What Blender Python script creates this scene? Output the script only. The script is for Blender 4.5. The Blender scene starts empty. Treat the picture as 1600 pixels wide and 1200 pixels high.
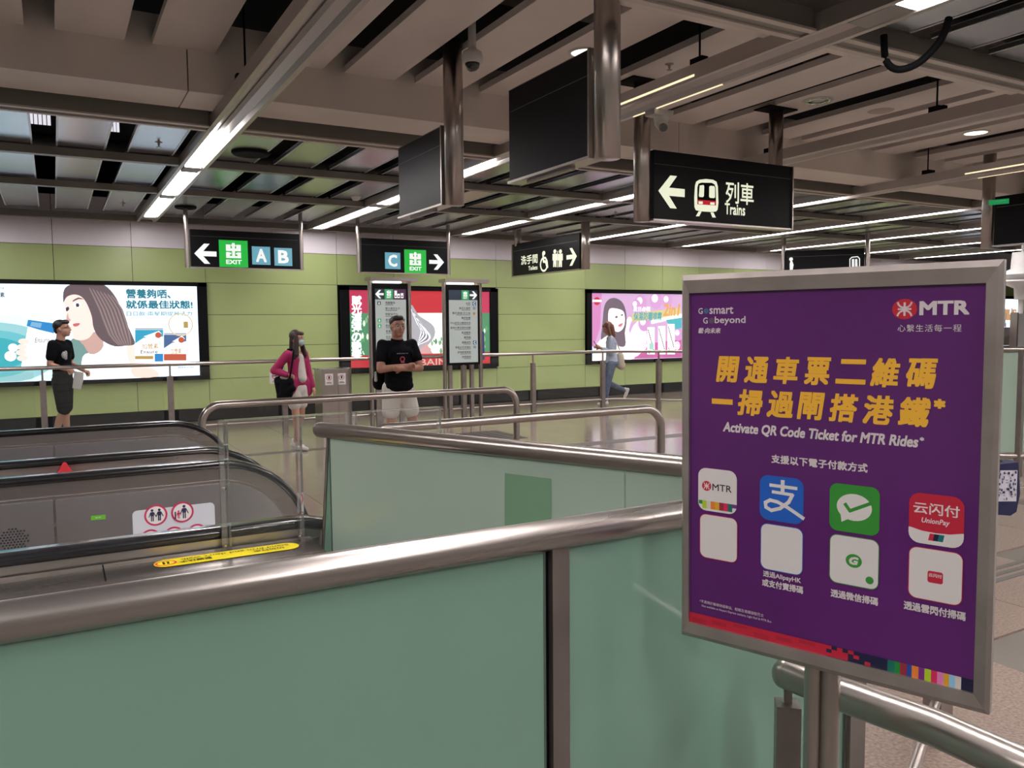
import bpy, bmesh, math, random
from mathutils import Vector, Matrix
random.seed(7)
PI = math.pi
SC = bpy.context.scene
COL = SC.collection

# ------------------------------------------------------------------ camera
FPX = 1266.0
YAW, PIT, ROL = (math.radians(a) for a in (29.43, 4.2, .495))
EYE = Vector((0, 0, 1.65))
_f = Vector((math.sin(YAW)*math.cos(PIT), math.cos(YAW)*math.cos(PIT), -math.sin(PIT)))
_r = Vector((math.cos(YAW), -math.sin(YAW), 0))
_d = _f.cross(_r)
CR = _r*math.cos(ROL) + _d*math.sin(ROL)
CD = _d*math.cos(ROL) - _r*math.sin(ROL)
cam = bpy.data.cameras.new('camera'); cam.sensor_width = 36; cam.lens = FPX*36/1600
cam.clip_start = .02; cam.clip_end = 200
camo = bpy.data.objects.new('camera', cam); COL.objects.link(camo)
mw = Matrix((CR, -CD, -_f)).transposed().to_4x4(); mw.translation = EYE
camo.matrix_world = mw
SC.camera = camo
# ------------------------------------------------------------------ world, exposure
w = bpy.data.worlds.new('world'); SC.world = w; w.use_nodes = True
w.node_tree.nodes['Background'].inputs[0].default_value = (.55, .5, .5, 1)
w.node_tree.nodes['Background'].inputs[1].default_value = .10
SC.view_settings.view_transform = 'Standard'; SC.view_settings.look = 'None'
SC.view_settings.gamma = 1; SC.view_settings.use_curve_mapping = False
SC.view_settings.exposure = 0.0
TUBE = 32.0      # strength of the ceiling tubes
SC.cycles.max_bounces = 10; SC.cycles.diffuse_bounces = 6
SC.cycles.sample_clamp_indirect = 6

# ------------------------------------------------------------------ surveying helpers (a ray through a pixel meets a real plane)
def ray(x, y):
    return CR*((x-800)/FPX) + CD*((y-600)/FPX) + _f
def at(x, y, ax, val):
    v = ray(x, y); i = 'XYZ'.index(ax); t = (val-EYE[i])/v[i]
    return EYE + v*t
def seen(p, m=60):
    q = Vector(p)-EYE; z = q.dot(_f)
    if z < .2: return False
    X = 800+FPX*q.dot(CR)/z; Y = 600+FPX*q.dot(CD)/z
    return -m < X < 1600+m and -m < Y < 1200+m
class Plane:
    def __init__(s, O, u, v=(0, 0, 1)):
        s.O = Vector(O); s.u = Vector(u).normalized(); s.v = Vector(v).normalized(); s.n = s.u.cross(s.v)
        if s.n.dot(EYE-s.O) < 0: s.n = -s.n
    def px(s, x, y):
        r = ray(x, y); t = (s.O-EYE).dot(s.n)/r.dot(s.n); P = EYE+r*t-s.O
        return (P.dot(s.u), P.dot(s.v))
    def P(s, a, b, off=0): return s.O+s.u*a+s.v*b+s.n*off

# ------------------------------------------------------------------ materials
def lin(c):
    if isinstance(c, str):
        c = c.lstrip('#'); c = [int(c[i:i+2], 16)/255 for i in (0, 2, 4)]
        return tuple(x/12.92 if x <= .04045 else ((x+.055)/1.055)**2.4 for x in c)
    return tuple(c)
MATS = {}
def mat(name, col, rough=.5, metal=0, emit=0, coat=0, bump=0, bscale=60, noise=0, nscale=6, stretch=None, spec=.5):
    if name in MATS: return MATS[name]
    m = bpy.data.materials.new(name); MATS[name] = m; m.use_nodes = True
    nt = m.node_tree; b = nt.nodes['Principled BSDF']; c = lin(col)
    b.inputs['Base Color'].default_value = (*c, 1)
    b.inputs['Roughness'].default_value = rough; b.inputs['Metallic'].default_value = metal
    b.inputs['Coat Weight'].default_value = coat; b.inputs['Specular IOR Level'].default_value = spec
    if emit:
        b.inputs['Emission Color'].default_value = (*c, 1); b.inputs['Emission Strength'].default_value = emit
        b.inputs['Base Color'].default_value = (*[x*.3 for x in c], 1)
    if bump or noise:
        tc = nt.nodes.new('ShaderNodeTexCoord'); mp = nt.nodes.new('ShaderNodeMapping')
        nt.links.new(tc.outputs['Object'], mp.inputs[0])
        if stretch: mp.inputs['Scale'].default_value = stretch
    if noise:
        n = nt.nodes.new('ShaderNodeTexNoise'); n.inputs['Scale'].default_value = nscale; n.inputs['Detail'].default_value = 5
        nt.links.new(mp.outputs[0], n.inputs[0])
        mx = nt.nodes.new('ShaderNodeMapRange'); mx.inputs[1].default_value = .3; mx.inputs[2].default_value = .7
        mx.inputs[3].default_value = 1-noise; mx.inputs[4].default_value = 1+noise*.6
        nt.links.new(n.outputs[0], mx.inputs[0])
        mu = nt.nodes.new('ShaderNodeVectorMath'); mu.operation = 'SCALE'; mu.inputs[0].default_value = c
        nt.links.new(mx.outputs[0], mu.inputs['Scale']); nt.links.new(mu.outputs[0], b.inputs['Base Color'])
        if metal:
            r2 = nt.nodes.new('ShaderNodeMapRange'); r2.inputs[3].default_value = rough*.75; r2.inputs[4].default_value = rough*1.3
            nt.links.new(n.outputs[0], r2.inputs[0]); nt.links.new(r2.outputs[0], b.inputs['Roughness'])
    if bump:
        n2 = nt.nodes.new('ShaderNodeTexNoise'); n2.inputs['Scale'].default_value = bscale
        nt.links.new(mp.outputs[0], n2.inputs[0]); bp = nt.nodes.new('ShaderNodeBump')
        bp.inputs['Strength'].default_value = bump; bp.inputs['Distance'].default_value = .01
        nt.links.new(n2.outputs[0], bp.inputs['Height']); nt.links.new(bp.outputs[0], b.inputs['Normal'])
    return m
def clear_glass(name, tint, refl=1.0, alpha=.06):
    m = bpy.data.materials.new(name); MATS[name] = m; m.use_nodes = True; nt = m.node_tree; nt.nodes.clear()
    o = nt.nodes.new('ShaderNodeOutputMaterial'); t = nt.nodes.new('ShaderNodeBsdfTransparent'); g = nt.nodes.new('ShaderNodeBsdfGlossy')
    d = nt.nodes.new('ShaderNodeBsdfDiffuse'); d.inputs[0].default_value = (.75, .75, .72, 1)
    t.inputs[0].default_value = (*tint, 1); g.inputs['Roughness'].default_value = .02
    fr = nt.nodes.new('ShaderNodeFresnel'); fr.inputs[0].default_value = 1.45
    sc = nt.nodes.new('ShaderNodeMath'); sc.operation = 'MULTIPLY'; sc.inputs[1].default_value = refl
    nt.links.new(fr.outputs[0], sc.inputs[0])
    m0 = nt.nodes.new('ShaderNodeMixShader'); m0.inputs[0].default_value = alpha
    nt.links.new(t.outputs[0], m0.inputs[1]); nt.links.new(d.outputs[0], m0.inputs[2])
    mx = nt.nodes.new('ShaderNodeMixShader'); nt.links.new(sc.outputs[0], mx.inputs[0])
    nt.links.new(m0.outputs[0], mx.inputs[1]); nt.links.new(g.outputs[0], mx.inputs[2]); nt.links.new(mx.outputs[0], o.inputs[0])
    return m

STEEL = mat('brushed_steel', (.43, .385, .36), .28, .95)
STEELX = mat('long_brushed_steel', (.44, .40, .38), .27, .95, noise=.03, nscale=8, stretch=(.05, 1, 1))
STEELD = mat('dark_brown_steel', (.30, .26, .25), .38, .85, noise=.12, nscale=10)
PANELM = mat('escalator_panel_steel', (.60, .585, .60), .24, .9)
RUBBER = mat('black_rubber', (.012, .012, .014), .22, 0, coat=.4)
BLACK = mat('satin_black_panel', (.008, .008, .009), .35, spec=.10)
BLACKM = mat('matt_black', (.006, .006, .007), .75, spec=.1)
VOID = mat('dark_ceiling_void', (.010, .009, .010), .9)
CEILP = mat('perforated_white_ceiling_panel', (.82, .73, .69), .55, noise=.05, nscale=2, bump=.05, bscale=400)
BULK = mat('bulkhead_white', (.78, .70, .65), .6, noise=.05, nscale=2)
FARP = mat('satin_metal_ceiling_panel', (.42, .43, .47), .27, .92)
FARE = mat('panel_edge_metal', (.55, .55, .57), .35, .6)
BEAM = mat('grid_beam_grey', (.27, .25, .22), .45, .35)
BEAML = mat('grid_beam_flange', (.62, .55, .51), .45, .2)
TROUGH = mat('trough_aluminium', (.52, .47, .45), .38, .55)
TROUGHD = mat('trough_inner_grey', (.34, .32, .31), .5, .3)
TUBEM = mat('lit_tube', (1, .945, .93), emit=TUBE)
TUBEN = mat('lit_near_tube', (1, .94, .91), emit=TUBE*1.7)
WARM = mat('painted_warm_glow', (1, .80, .50), emit=1.3)  # warm light caught by the trough, painted as weak emission; not a lamp
LENS = mat('downlight_lens_lit', (1, .90, .80), emit=3.0)
GREENW = mat('green_enamel_wall_panel', (.44, .53, .23), .22, noise=.03, nscale=1)
WHITEW = mat('white_enamel_wall_panel', (.92, .86, .93), .3)
BASEB = mat('black_plinth', (.008, .008, .010), .3, spec=.25)
FLOORM = mat('polished_granite', (.27, .215, .178), .14, noise=.16, nscale=90, spec=.6)
FLOORN = mat('speckled_granite', (.23, .17, .145), .38, noise=.45, nscale=70)
GROUT = mat('floor_grout', (.13, .115, .10), .6)
DRAIN = mat('dark_drain_band', (.10, .09, .09), .4, noise=.2, nscale=30)
FROST = mat('frosted_green_glass', (.175, .30, .24), .08, noise=.05, nscale=1.2, spec=.55)
FROSTD = mat('frosted_green_edge', (.07, .10, .085), .12)
FROST2 = mat('pale_frosted_glass', (.34, .43, .365), .12, noise=.04, nscale=1.5)
GPATCH = mat('green_patch', (.17, .30, .19), .3)
ACRYL = clear_glass('clear_acrylic', (.985, .985, .985), .8, .015)
ACEDGE = clear_glass('acrylic_edge', (.96, .96, .94), 1.2, .12)
FGLASS = clear_glass('clear_fence_glass', (.98, .99, .98), .6, .02)
RED = mat('red_plastic', (.45, .02, .03), .3)
WHITEP = mat('white_plastic', (.62, .60, .59), .4)
GREYP = mat('grey_plastic', (.35, .34, .34), .5)

# ------------------------------------------------------------------ mesh helpers
class G:
    def __init__(s): s.v = []; s.f = []; s.m = []; s.mi = 0; s.sm = []
    def add(s, vs, fs, smooth=False):
        o = len(s.v); s.v += [tuple(p) for p in vs]; s.f += [tuple(i+o for i in f) for f in fs]
        s.m += [s.mi]*len(fs); s.sm += [smooth]*len(fs); return s
    def box(s, a, b):
        (x0, y0, z0), (x1, y1, z1) = a, b
        return s.add([(x0, y0, z0), (x1, y0, z0), (x1, y1, z0), (x0, y1, z0), (x0, y0, z1), (x1, y0, z1), (x1, y1, z1), (x0, y1, z1)],
                     [(0, 3, 2, 1), (4, 5, 6, 7), (0, 1, 5, 4), (1, 2, 6, 5), (2, 3, 7, 6), (3, 0, 4, 7)])
    def obox(s, c, ux, uy, uz, hx, hy, hz):
        c = Vector(c); ux, uy, uz = (Vector(q).normalized() for q in (ux, uy, uz)); vs = []
        for k in (-1, 1):
            for i, j in ((-1, -1), (1, -1), (1, 1), (-1, 1)): vs.append(c+ux*hx*i+uy*hy*j+uz*hz*k)
        return s.add(vs, [(0, 3, 2, 1), (4, 5, 6, 7), (0, 1, 5, 4), (1, 2, 6, 5), (2, 3, 7, 6), (3, 0, 4, 7)])
    def sweep(s, path, prof, closed=True, cap=True, up=(0, 0, 1), smooth=True):
        """prof: list of (side, up) offsets carried along path"""
        path = [Vector(p) for p in path]; n = len(prof); vs = []
        for i, p in enumerate(path):
            t0 = (path[i]-path[i-1]).normalized() if i else None
            t1 = (path[i+1]-path[i]).normalized() if i < len(path)-1 else None
            t = (t0+t1).normalized() if t0 and t1 else (t0 or t1)
            k = 1/max(.5, t.dot(t0)) if t0 and t1 else 1
            side = t.cross(Vector(up) if abs(t.dot(Vector(up))) < .96 else Vector((0, 1, 0))).normalized(); u = side.cross(t).normalized()
            vs += [p+side*a+u*b*k for a, b in prof]
        fs = []
        for i in range(len(path)-1):
            for j in range(n if closed else n-1):
                k = (j+1) % n; fs.append((i*n+j, i*n+k, (i+1)*n+k, (i+1)*n+j))
        s.add(vs, fs, smooth)
        if cap and closed:
            s.add(vs[:n], [tuple(range(n))]); s.add(vs[-n:], [tuple(reversed(range(n)))])
        return s
    def tube(s, path, r, n=14, up=(0, 0, 1), cap=True):
        return s.sweep(path, [(r*math.cos(2*PI*k/n), r*math.sin(2*PI*k/n)) for k in range(n)], up=up, cap=cap)
    def lathe(s, c, prof, n=20, axis='Z'):
        vs = []
        for r, z in prof:
            for k in range(n):
                a = 2*PI*k/n; vs.append((c[0]+r*math.cos(a), c[1]+r*math.sin(a), c[2]+z))
        fs = [(i*n+j, i*n+(j+1) % n, (i+1)*n+(j+1) % n, (i+1)*n+j) for i in range(len(prof)-1) for j in range(n)]
        s.add(vs, fs, True)
        s.add(vs[:n], [tuple(range(n))]); s.add(vs[-n:], [tuple(reversed(range(n)))]); return s
    def cone(s, p, q, r1, r2, n=12, sx=1, sy=1):
        """rounded tapered limb, closed"""
        p = Vector(p); q = Vector(q); t = (q-p).normalized()
        a = t.cross(Vector((0, 1, 0) if abs(t.y) < .9 else (1, 0, 0))).normalized(); b = a.cross(t)
        rings = []
        for k in range(5): an = PI/2*(k/4.0); rings.append((p-t*r1*math.cos(an)*.999, r1*math.sin(an) if k else r1*.05))
        for k in range(5): an = PI/2*(1-k/4.0); rings.append((q+t*r2*math.cos(an)*.999, r2*math.sin(an) if k < 4 else r2*.05))
        vs = []
        for c, r in rings:
            for k in range(n): an = 2*PI*k/n; o = a*math.cos(an)*r+b*math.sin(an)*r; vs.append(c+Vector((o.x*sx, o.y*sy, o.z)))
        m = len(rings)
        fs = [(i*n+j, i*n+(j+1) % n, (i+1)*n+(j+1) % n, (i+1)*n+j) for i in range(m-1) for j in range(n)]
        fs += [tuple(reversed(range(n))), tuple(range((m-1)*n, m*n))]
        return s.add(vs, fs, True)
    def ell(s, c, r, n=14, rot=None):
        c = Vector(c); vs = []; m = 9
        for i in range(m+1):
            th = PI*(i+.0)/m; 
            for k in range(n):
                an = 2*PI*k/n; st = max(math.sin(th), .02); p = Vector((r[0]*st*math.cos(an), r[1]*st*math.sin(an), r[2]*math.cos(th)))
                if rot: p = rot @ p
                vs.append(c+p)
        fs = [(i*n+j, (i+1)*n+j, (i+1)*n+(j+1) % n, i*n+(j+1) % n) for i in range(m) for j in range(n)]
        fs += [tuple(range(n)), tuple(reversed(range(m*n, (m+1)*n)))]
        return s.add(vs, fs, True)
    def prism(s, pts, e, smooth=False):
        e = Vector(e); n = len(pts); a = [Vector(p) for p in pts]; b = [p+e for p in a]
        s.add(a+b, [tuple(reversed(range(n))), tuple(range(n, 2*n))]+[(i, (i+1) % n, n+(i+1) % n, n+i) for i in range(n)], smooth); return s
    def build(s, name, mats, parent=None, **kw):
        me = bpy.data.meshes.new(name); me.from_pydata(s.v, [], s.f)
        if not isinstance(mats, (list, tuple)): mats = [mats]
        for m in mats: me.materials.append(m)
        me.polygons.foreach_set('material_index', s.m); me.polygons.foreach_set('use_smooth', s.sm)
        bm = bmesh.new(); bm.from_mesh(me); bmesh.ops.recalc_face_normals(bm, faces=bm.faces) if kw.pop('recalc', True) else None
        bm.to_mesh(me); bm.free(); me.update()
        return link(name, me, parent, **kw)
def link(name, me, parent=None, label=None, cat=None, group=None, kind=None):
    o = bpy.data.objects.new(name, me); COL.objects.link(o)
    if parent: o.parent = parent; o.matrix_parent_inverse = Matrix.Translation(-parent.location)
    tag(o, label, cat, group, kind); return o
def tag(o, label=None, cat=None, group=None, kind=None):
    for k, v in (('label', label), ('category', cat), ('group', group), ('kind', kind)):
        if v: o[k] = v
    return o
def thing(name, loc, label=None, cat=None, group=None, kind=None):
    o = bpy.data.objects.new(name, None); o.location = loc; COL.objects.link(o); o.empty_display_size = .1
    o.matrix_world = Matrix.Translation(loc)
    return tag(o, label, cat, group, kind)
def inst(o, loc, parent, name=None):
    """another object with the same mesh, placed by offset"""
    c = bpy.data.objects.new(name or o.name.split('.')[0], o.data); COL.objects.link(c)
    c.parent = parent; c.matrix_parent_inverse = Matrix.Translation(-parent.location); c.location = loc; return c

def smoothpts(pts, k=4):
    n = len(pts); out = []
    for i in range(n):
        p0, p1, p2, p3 = (Vector((*pts[(i+j-1) % n], 0)) for j in range(4))
        for q in range(k):
            t = q/k
            v = .5*((2*p1)+(p2-p0)*t+(2*p0-5*p1+4*p2-p3)*t*t+(3*p1-p0-3*p2+p3)*t**3)
            out.append((v.x, v.y))
    return out
_TX = {}
def text_mesh(st, bold=0, res=2, shear=0, sp=1.0):
    key = (st, bold, res, shear, sp)
    if key in _TX: return _TX[key]
    cu = bpy.data.curves.new('t', 'FONT'); cu.body = st; cu.offset = bold; cu.resolution_u = res; cu.shear = shear; cu.space_character = sp
    o = bpy.data.objects.new('t', cu); COL.objects.link(o)
    dg = bpy.context.evaluated_depsgraph_get(); me = o.evaluated_get(dg).to_mesh()
    vs = [(v.co.x, v.co.y) for v in me.vertices]; fs = [tuple(p.vertices) for p in me.polygons]
    o.evaluated_get(dg).to_mesh_clear(); bpy.data.objects.remove(o); bpy.data.curves.remove(cu)
    _TX[key] = (vs, fs); return _TX[key]
class Print:
    """flat print on a plane: shapes and lettering, joined as one sheet of ink"""
    def __init__(s, pl, base=.0006): s.pl = pl; s.g = G(); s.ms = []; s.off = base; s.step = .00012
    def _m(s, m):
        if m not in s.ms: s.ms.append(m)
        s.g.mi = s.ms.index(m)
    def poly(s, pts, m, sm=0):
        s._m(m); s.off += s.step
        if sm: pts = smoothpts(pts, sm)
        s.g.add([s.pl.P(a, b, s.off) for a, b in pts], [tuple(range(len(pts)))])
    def pxpoly(s, pts, m, sm=0): s.poly([s.pl.px(*p) for p in pts], m, sm)
    def rect(s, a, b, c, d, m, r=0, corners=(1, 1, 1, 1)):
        if not r: return s.poly([(a, b), (c, b), (c, d), (a, d)], m)
        pts = []
        for ci, (cx, cy, a0) in enumerate(((c-r, d-r, 0), (a+r, d-r, 90), (a+r, b+r, 180), (c-r, b+r, 270))):
            if corners[ci]:
                for k in range(6): an = math.radians(a0+18*k); pts.append((cx+r*math.cos(an), cy+r*math.sin(an)))
            else: pts.append(((c, d), (a, d), (a, b), (c, b))[ci])
        s.poly(pts, m)
    def disc(s, x, y, r, m, ry=None, n=28): s.poly([(x+r*math.cos(2*PI*k/n), y+(ry or r)*math.sin(2*PI*k/n)) for k in range(n)], m)
    def ring(s, x, y, r, wd, m, n=28):
        s._m(m); s.off += s.step; o = [s.pl.P(x+q*math.cos(2*PI*k/n), y+q*math.sin(2*PI*k/n), s.off) for q in (r, r-wd) for k in range(n)]
        s.g.add(o, [(k, (k+1) % n, n+(k+1) % n, n+k) for k in range(n)])
    def line(s, pts, wd, m):
        for (a, b), (c, d) in zip(pts, pts[1:]):
            L = math.hypot(c-a, d-b) or 1; nx, ny = -(d-b)/L*wd/2, (c-a)/L*wd/2; ex, ey = (c-a)/L*wd*.3, (d-b)/L*wd*.3
            s.poly([(a-ex+nx, b-ey+ny), (a-ex-nx, b-ey-ny), (c+ex-nx, d+ey-ny), (c+ex+nx, d+ey+ny)], m)
    def text(s, st, box, m, bold=0, shear=0, res=2, keep=None, sp=1.0, flip=False):
        a, b, c, d = box; vs, fs = text_mesh(st, 0, res, shear, sp)
        if not vs: return
        x0 = min(v[0] for v in vs); x1 = max(v[0] for v in vs); y0 = min(v[1] for v in vs); y1 = max(v[1] for v in vs)
        kx = (c-a)/(x1-x0); ky = (d-b)/(y1-y0)
        s._m(m); e = bold*1.0
        for sx, sy in (((0, 0),) if not bold else ((-e, -e), (e, -e), (e, e), (-e, e), (0, 0), (-e, 0), (e, 0), (0, e), (0, -e)) if bold > .025 else ((-e, -e), (e, e), (e, -e), (-e, e))):
            s.off += s.step*(.5 if (sx, sy) == (0, 0) else .08)
            s.g.add([s.pl.P(a+(x-x0+sx)*kx, b+(y-y0+sy)*ky, s.off) for x, y in vs], fs)
    def pxtext(s, st, p0, p1, m, **k):
        """p0 lower-left, p1 upper-right pixel of the lettering"""
        a = s.pl.px(*p0); b = s.pl.px(*p1); s.text(st, (min(a[0], b[0]), min(a[1], b[1]), max(a[0], b[0]), max(a[1], b[1])), m, **k)
    def build(s, name, parent, **k): return s.g.build(name, s.ms, parent, recalc=False, **k)
ICONW = mat('lit_white_sign', (.80, .84, .78), emit=.85)
def flat(name, col, rough=.45): return mat('ink_'+name, col, rough)
def glow(name, col, e=1.0): return mat('backlit_'+name, col, emit=e)
#INSERT
# ================================================================== SETTING
WY = 15.07
def struct(name, loc=(0, 0, 0)): return thing(name, loc, kind='structure')
# floor: dark grout bed, granite tiles laid over it, drain bands
floor = struct('floor', (0, 0, -.02))
G().box((-9, -6, -.12), (40, WY, -.012)).build('grout_bed', GROUT, floor)
TS = .9
tile = None; tile_n = None; n_t = 0
rest = G()
for i in range(-3, 34):
    for j in range(-3, 17):
        x = i*TS+.3; y = j*TS+.55
        if x+TS < .75 and y+TS > 2.0 and y < 6.9: continue
        c = (x+TS/2, y+TS/2, 0)
        if not (seen(c, 90)): continue
        y1 = min(y+TS-.005, WY)
        if y > WY-.3: continue
        if y < 4:
            if tile_n is None: tile_n = G().box((0, 0, -.02), (TS-.005, TS-.005, 0)).build('tile', FLOORN, floor); tile_n.location = (x, y, 0)
            else: inst(tile_n, (x, y, 0), floor, 'tile')
            n_t += 1
        elif n_t < 290 and x < 17 and y1 > y+TS-.01:
            if tile is None:
                tile = G().box((0, 0, -.02), (TS-.005, TS-.005, 0)).build('tile', FLOORM, floor); tile.location = (x, y, 0)
            else: inst(tile, (x, y, 0), floor, 'tile')
            n_t += 1
        else: rest.box((x, y, -.02), (x+TS-.005, y1, 0))
if rest.v: rest.build('far_tiles', FLOORM, floor, kind='stuff')
for a, b in (((1.2, 10.62), (3.6, 10.78)), ((4.4, 9.0), (12.6, 9.25))):
    G().box((*a, -.01), (*b, .0025)).build('drain_band', DRAIN, floor)
g = G()
for k in range(3): g.box((5.1, 2.86+k*.075, 0), (9, 2.90+k*.075, .003))
g.build('drain_grille', DRAIN, floor)
g = G()
for k in range(12): g.box((5.25, 10.1+k*.085, 0), (5.95, 10.14+k*.085, .006))
g.build('tactile_mat', DRAIN, floor)

# wall_back: enamel panels with open joints
wall = struct('wall_back', (9, WY, 0))
G().box((-5, WY+.03, 0), (40, WY+.25, 5)).build('backing', BLACKM, wall)
G().box((-5, WY-.005, 0), (40, WY+.04, .215)).build('plinth', BASEB, wall)
rowz = [(.228, .730), (.738, 1.302), (1.310, 1.862), (1.870, 2.422), (2.430, 2.995)]
xs_small = [-2.26, -1.10, .05, 1.20, 2.36, 3.54, 4.72, 5.86, 7.0, 8.14, 9.27, 10.40, 11.51, 12.62, 13.75, 14.9, 16.05, 17.2]
while xs_small[-1] < 36: xs_small.append(xs_small[-1]+1.15)
ads = [(-2.26, 2.36), (4.72, 8.14), (10.40, 14.9), (25.2, 28.3)]
base_panel = {}
def wpanel(x0, x1, z0, z1, m):
    k = (round(x1-x0, 2), round(z1-z0, 3), m.name)
    if k not in base_panel:
        wd, h = x1-x0-.008, z1-z0
        o = G().box((0, -.0, 0), (wd, .03, h)).build('wall_panel', m, wall); base_panel[k] = o; o.location = (x0+.004, WY, z0)
    else: inst(base_panel[k], (x0+.004, WY, z0), wall, 'wall_panel')
wide = [(2.36, 4.72), (8.14, 10.40)]
def inwide(x): return any(a-.01 < x < b-.01 for a, b in wide)
def inad(x): return any(a-.3 < x < b-.3 for a, b in ads)
for x0, x1 in zip(xs_small, xs_small[1:]):
    for r, (z0, z1) in enumerate(rowz):
        if inwide(x0): continue
        if 1 <= r <= 3 and inad(x0): continue
        wpanel(x0, x1, z0, z1, GREENW)
    wpanel(x0, x1, 3.003, 3.80, WHITEW)
for a, b in wide:
    for z0, z1 in rowz: wpanel(a, b, z0, z1, GREENW)
# side and rear walls that close the hall out of view
G().box((-5.2, -6, 0), (-5, WY, 5)).build('wall_left', mat('plain_wall', (.45, .42, .38), .5), kind='structure')
G().box((-5, -6.2, 0), (40, -6, 5)).build('wall_rear', MATS['plain_wall'], kind='structure')
G().box((39.8, -6, 0), (40, WY, 5)).build('wall_right', MATS['plain_wall'], kind='structure')

# ------------------------------------------------------------------ ceiling
ceil = struct('ceiling', (8, 5, 3.4))
G().box((-5, -6, 4.75), (40, WY+.2, 4.9)).build('slab', VOID, ceil)
BAY0 = 1.42; PITCH = 2.82
def bay_panels(k):            # left edges of the four panels right of trough k
    x = BAY0+PITCH*k+.20
    return [x+.652*i for i in range(4)]
pan_near = G().box((0, 0, 0), (.46, 3.10, .055)).build('ceiling_panel', CEILP, ceil); pan_near.location = (bay_panels(0)[0], 3.87, 3.82)
first = True
for k in range(-2, 6):
    for i, x in enumerate(bay_panels(k)):
        if k == -2 and i < 2: continue
        if first and k == 0 and i == 0: continue
        inst(pan_near, (x, 3.87, 3.82), ceil, 'ceiling_panel')
# bulkhead between the near and the far field
for nm, x0, x1 in (('bulkhead', -4.6, 1.0), ('bulkhead', 1.01, 6.0), ('bulkhead', 6.01, 13.0), ('bulkhead', 13.01, 24.)):
    G().prism([(x0, 6.91, 3.50), (x0, 7.46, 3.50), (x0, 7.46, 3.60), (x0, 6.98, 3.60), (x0, 6.98, 4.05), (x0, 6.91, 4.05)], (x1-x0, 0, 0)).build(nm, BULK, ceil)
G().prism([(-4.6, 3.70, 3.49), (-4.6, 3.90, 3.49), (-4.6, 3.90, 3.86), (-4.6, 3.86, 3.86), (-4.6, 3.86, 3.53), (-4.6, 3.70, 3.53)], (28, 0, 0)).build('bulkhead', BULK, ceil)
# cross beams of the grid (grey web, pale flange)
def crossbeam(y, x0, x1, wd=.16, h=.10, z=3.40):
    b = G().box((x0, y-wd/2+.02, z+.012), (x1, y+wd/2-.02, z+h)).build('cross_beam', BEAM, ceil)
    G().box((x0, y-wd/2, z), (x1, y-wd/2+.05, z+.014)).box((x0, y+wd/2-.05, z), (x1, y+wd/2, z+.014)).build('flange', BEAML, b)
for k in range(-2, 9):
    x0 = BAY0+PITCH*k+.15; x1 = x0+PITCH-.30
    crossbeam(7.70, x0, x1, .20, .14); crossbeam(3.56, x0, x1, .18, .14)
    for y in (9.62, 11.72): 
        G().box((x0, y-.05, 3.41), (x1, y+.05, 3.49)).build('cross_beam', BEAM, ceil)
    for y in (1.4, -.6):
        G().box((x0, y-.05, 3.41), (x1, y+.05, 3.49)).build('cross_beam', BEAM, ceil)
G().box((-4.6, 14.80, 3.40), (26, 14.92, 3.50)).build('edge_beam', BEAM, ceil)
# far field satin metal panels, one per grid cell
base = {}
def farpanel(x, y0, y1, wd=.45):
    k = (round(y1-y0, 2), round(wd, 2))
    if k not in base:
        p = G().box((0, 0, 0), (wd, y1-y0, .03)).build('ceiling_panel', FARP, ceil); p.location = (x, y0, 3.50); base[k] = p
        e = G().box((0, 0, -.004), (.018, y1-y0, .036)).box((wd-.018, 0, -.004), (wd, y1-y0, .036)).build('edge', FARE, None)
        e.parent = p; base[k, 'e'] = e
    else:
        p = inst(base[k], (x, y0, 3.50), ceil, 'ceiling_panel'); e = bpy.data.objects.new('edge', base[k, 'e'].data); COL.objects.link(e); e.parent = p
for k in range(-2, 7):
    for x in bay_panels(k):
        if x < -2.6: continue
        for y0, y1 in ((7.82, 9.54), (9.70, 11.64), (11.80, 14.40)): farpanel(x, y0, y1)
for k in range(1, 6):
    for x in bay_panels(k)[:4]:
        for y0, y1 in ((1.48, 3.40), (-.52, 1.32)): farpanel(x, y0, y1)
# services above the grid
for i, (y, z, r) in enumerate(((8.6, 4.2, .10), (10.6, 4.35, .14), (12.9, 4.2, .08), (5.4, 4.4, .16), (4.5, 4.3, .07))):
    G().tube([(-4.5, y, z), (26, y, z)], r, 12).build('duct', mat('duct_grey', (.10, .10, .10), .5, .3), ceil)
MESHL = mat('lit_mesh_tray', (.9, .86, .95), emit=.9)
for x, wd in ((.57, .16), (-.12, .2), (1.2, .12), (2.05, .2), (2.0, .1), (4.9, .2), (6.1, .2), (7.7, .2), (9.4, .2)):
    g = G()
    for q in range(5): g.box((x+wd*q/5, 9.95, 3.78), (x+wd*(q+.8)/5, 9.96, 3.92))
    g.build('mesh_tray', MESHL, ceil)
for x in (2.2, 2.85, 3.52, 6.3, 9.0): 
    G().box((x, 5.0, 4.05), (x+.5, 5.5, 4.2)).build('service_box', mat('dim_foil', (.25, .23, .22), .35, .5), ceil)

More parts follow.
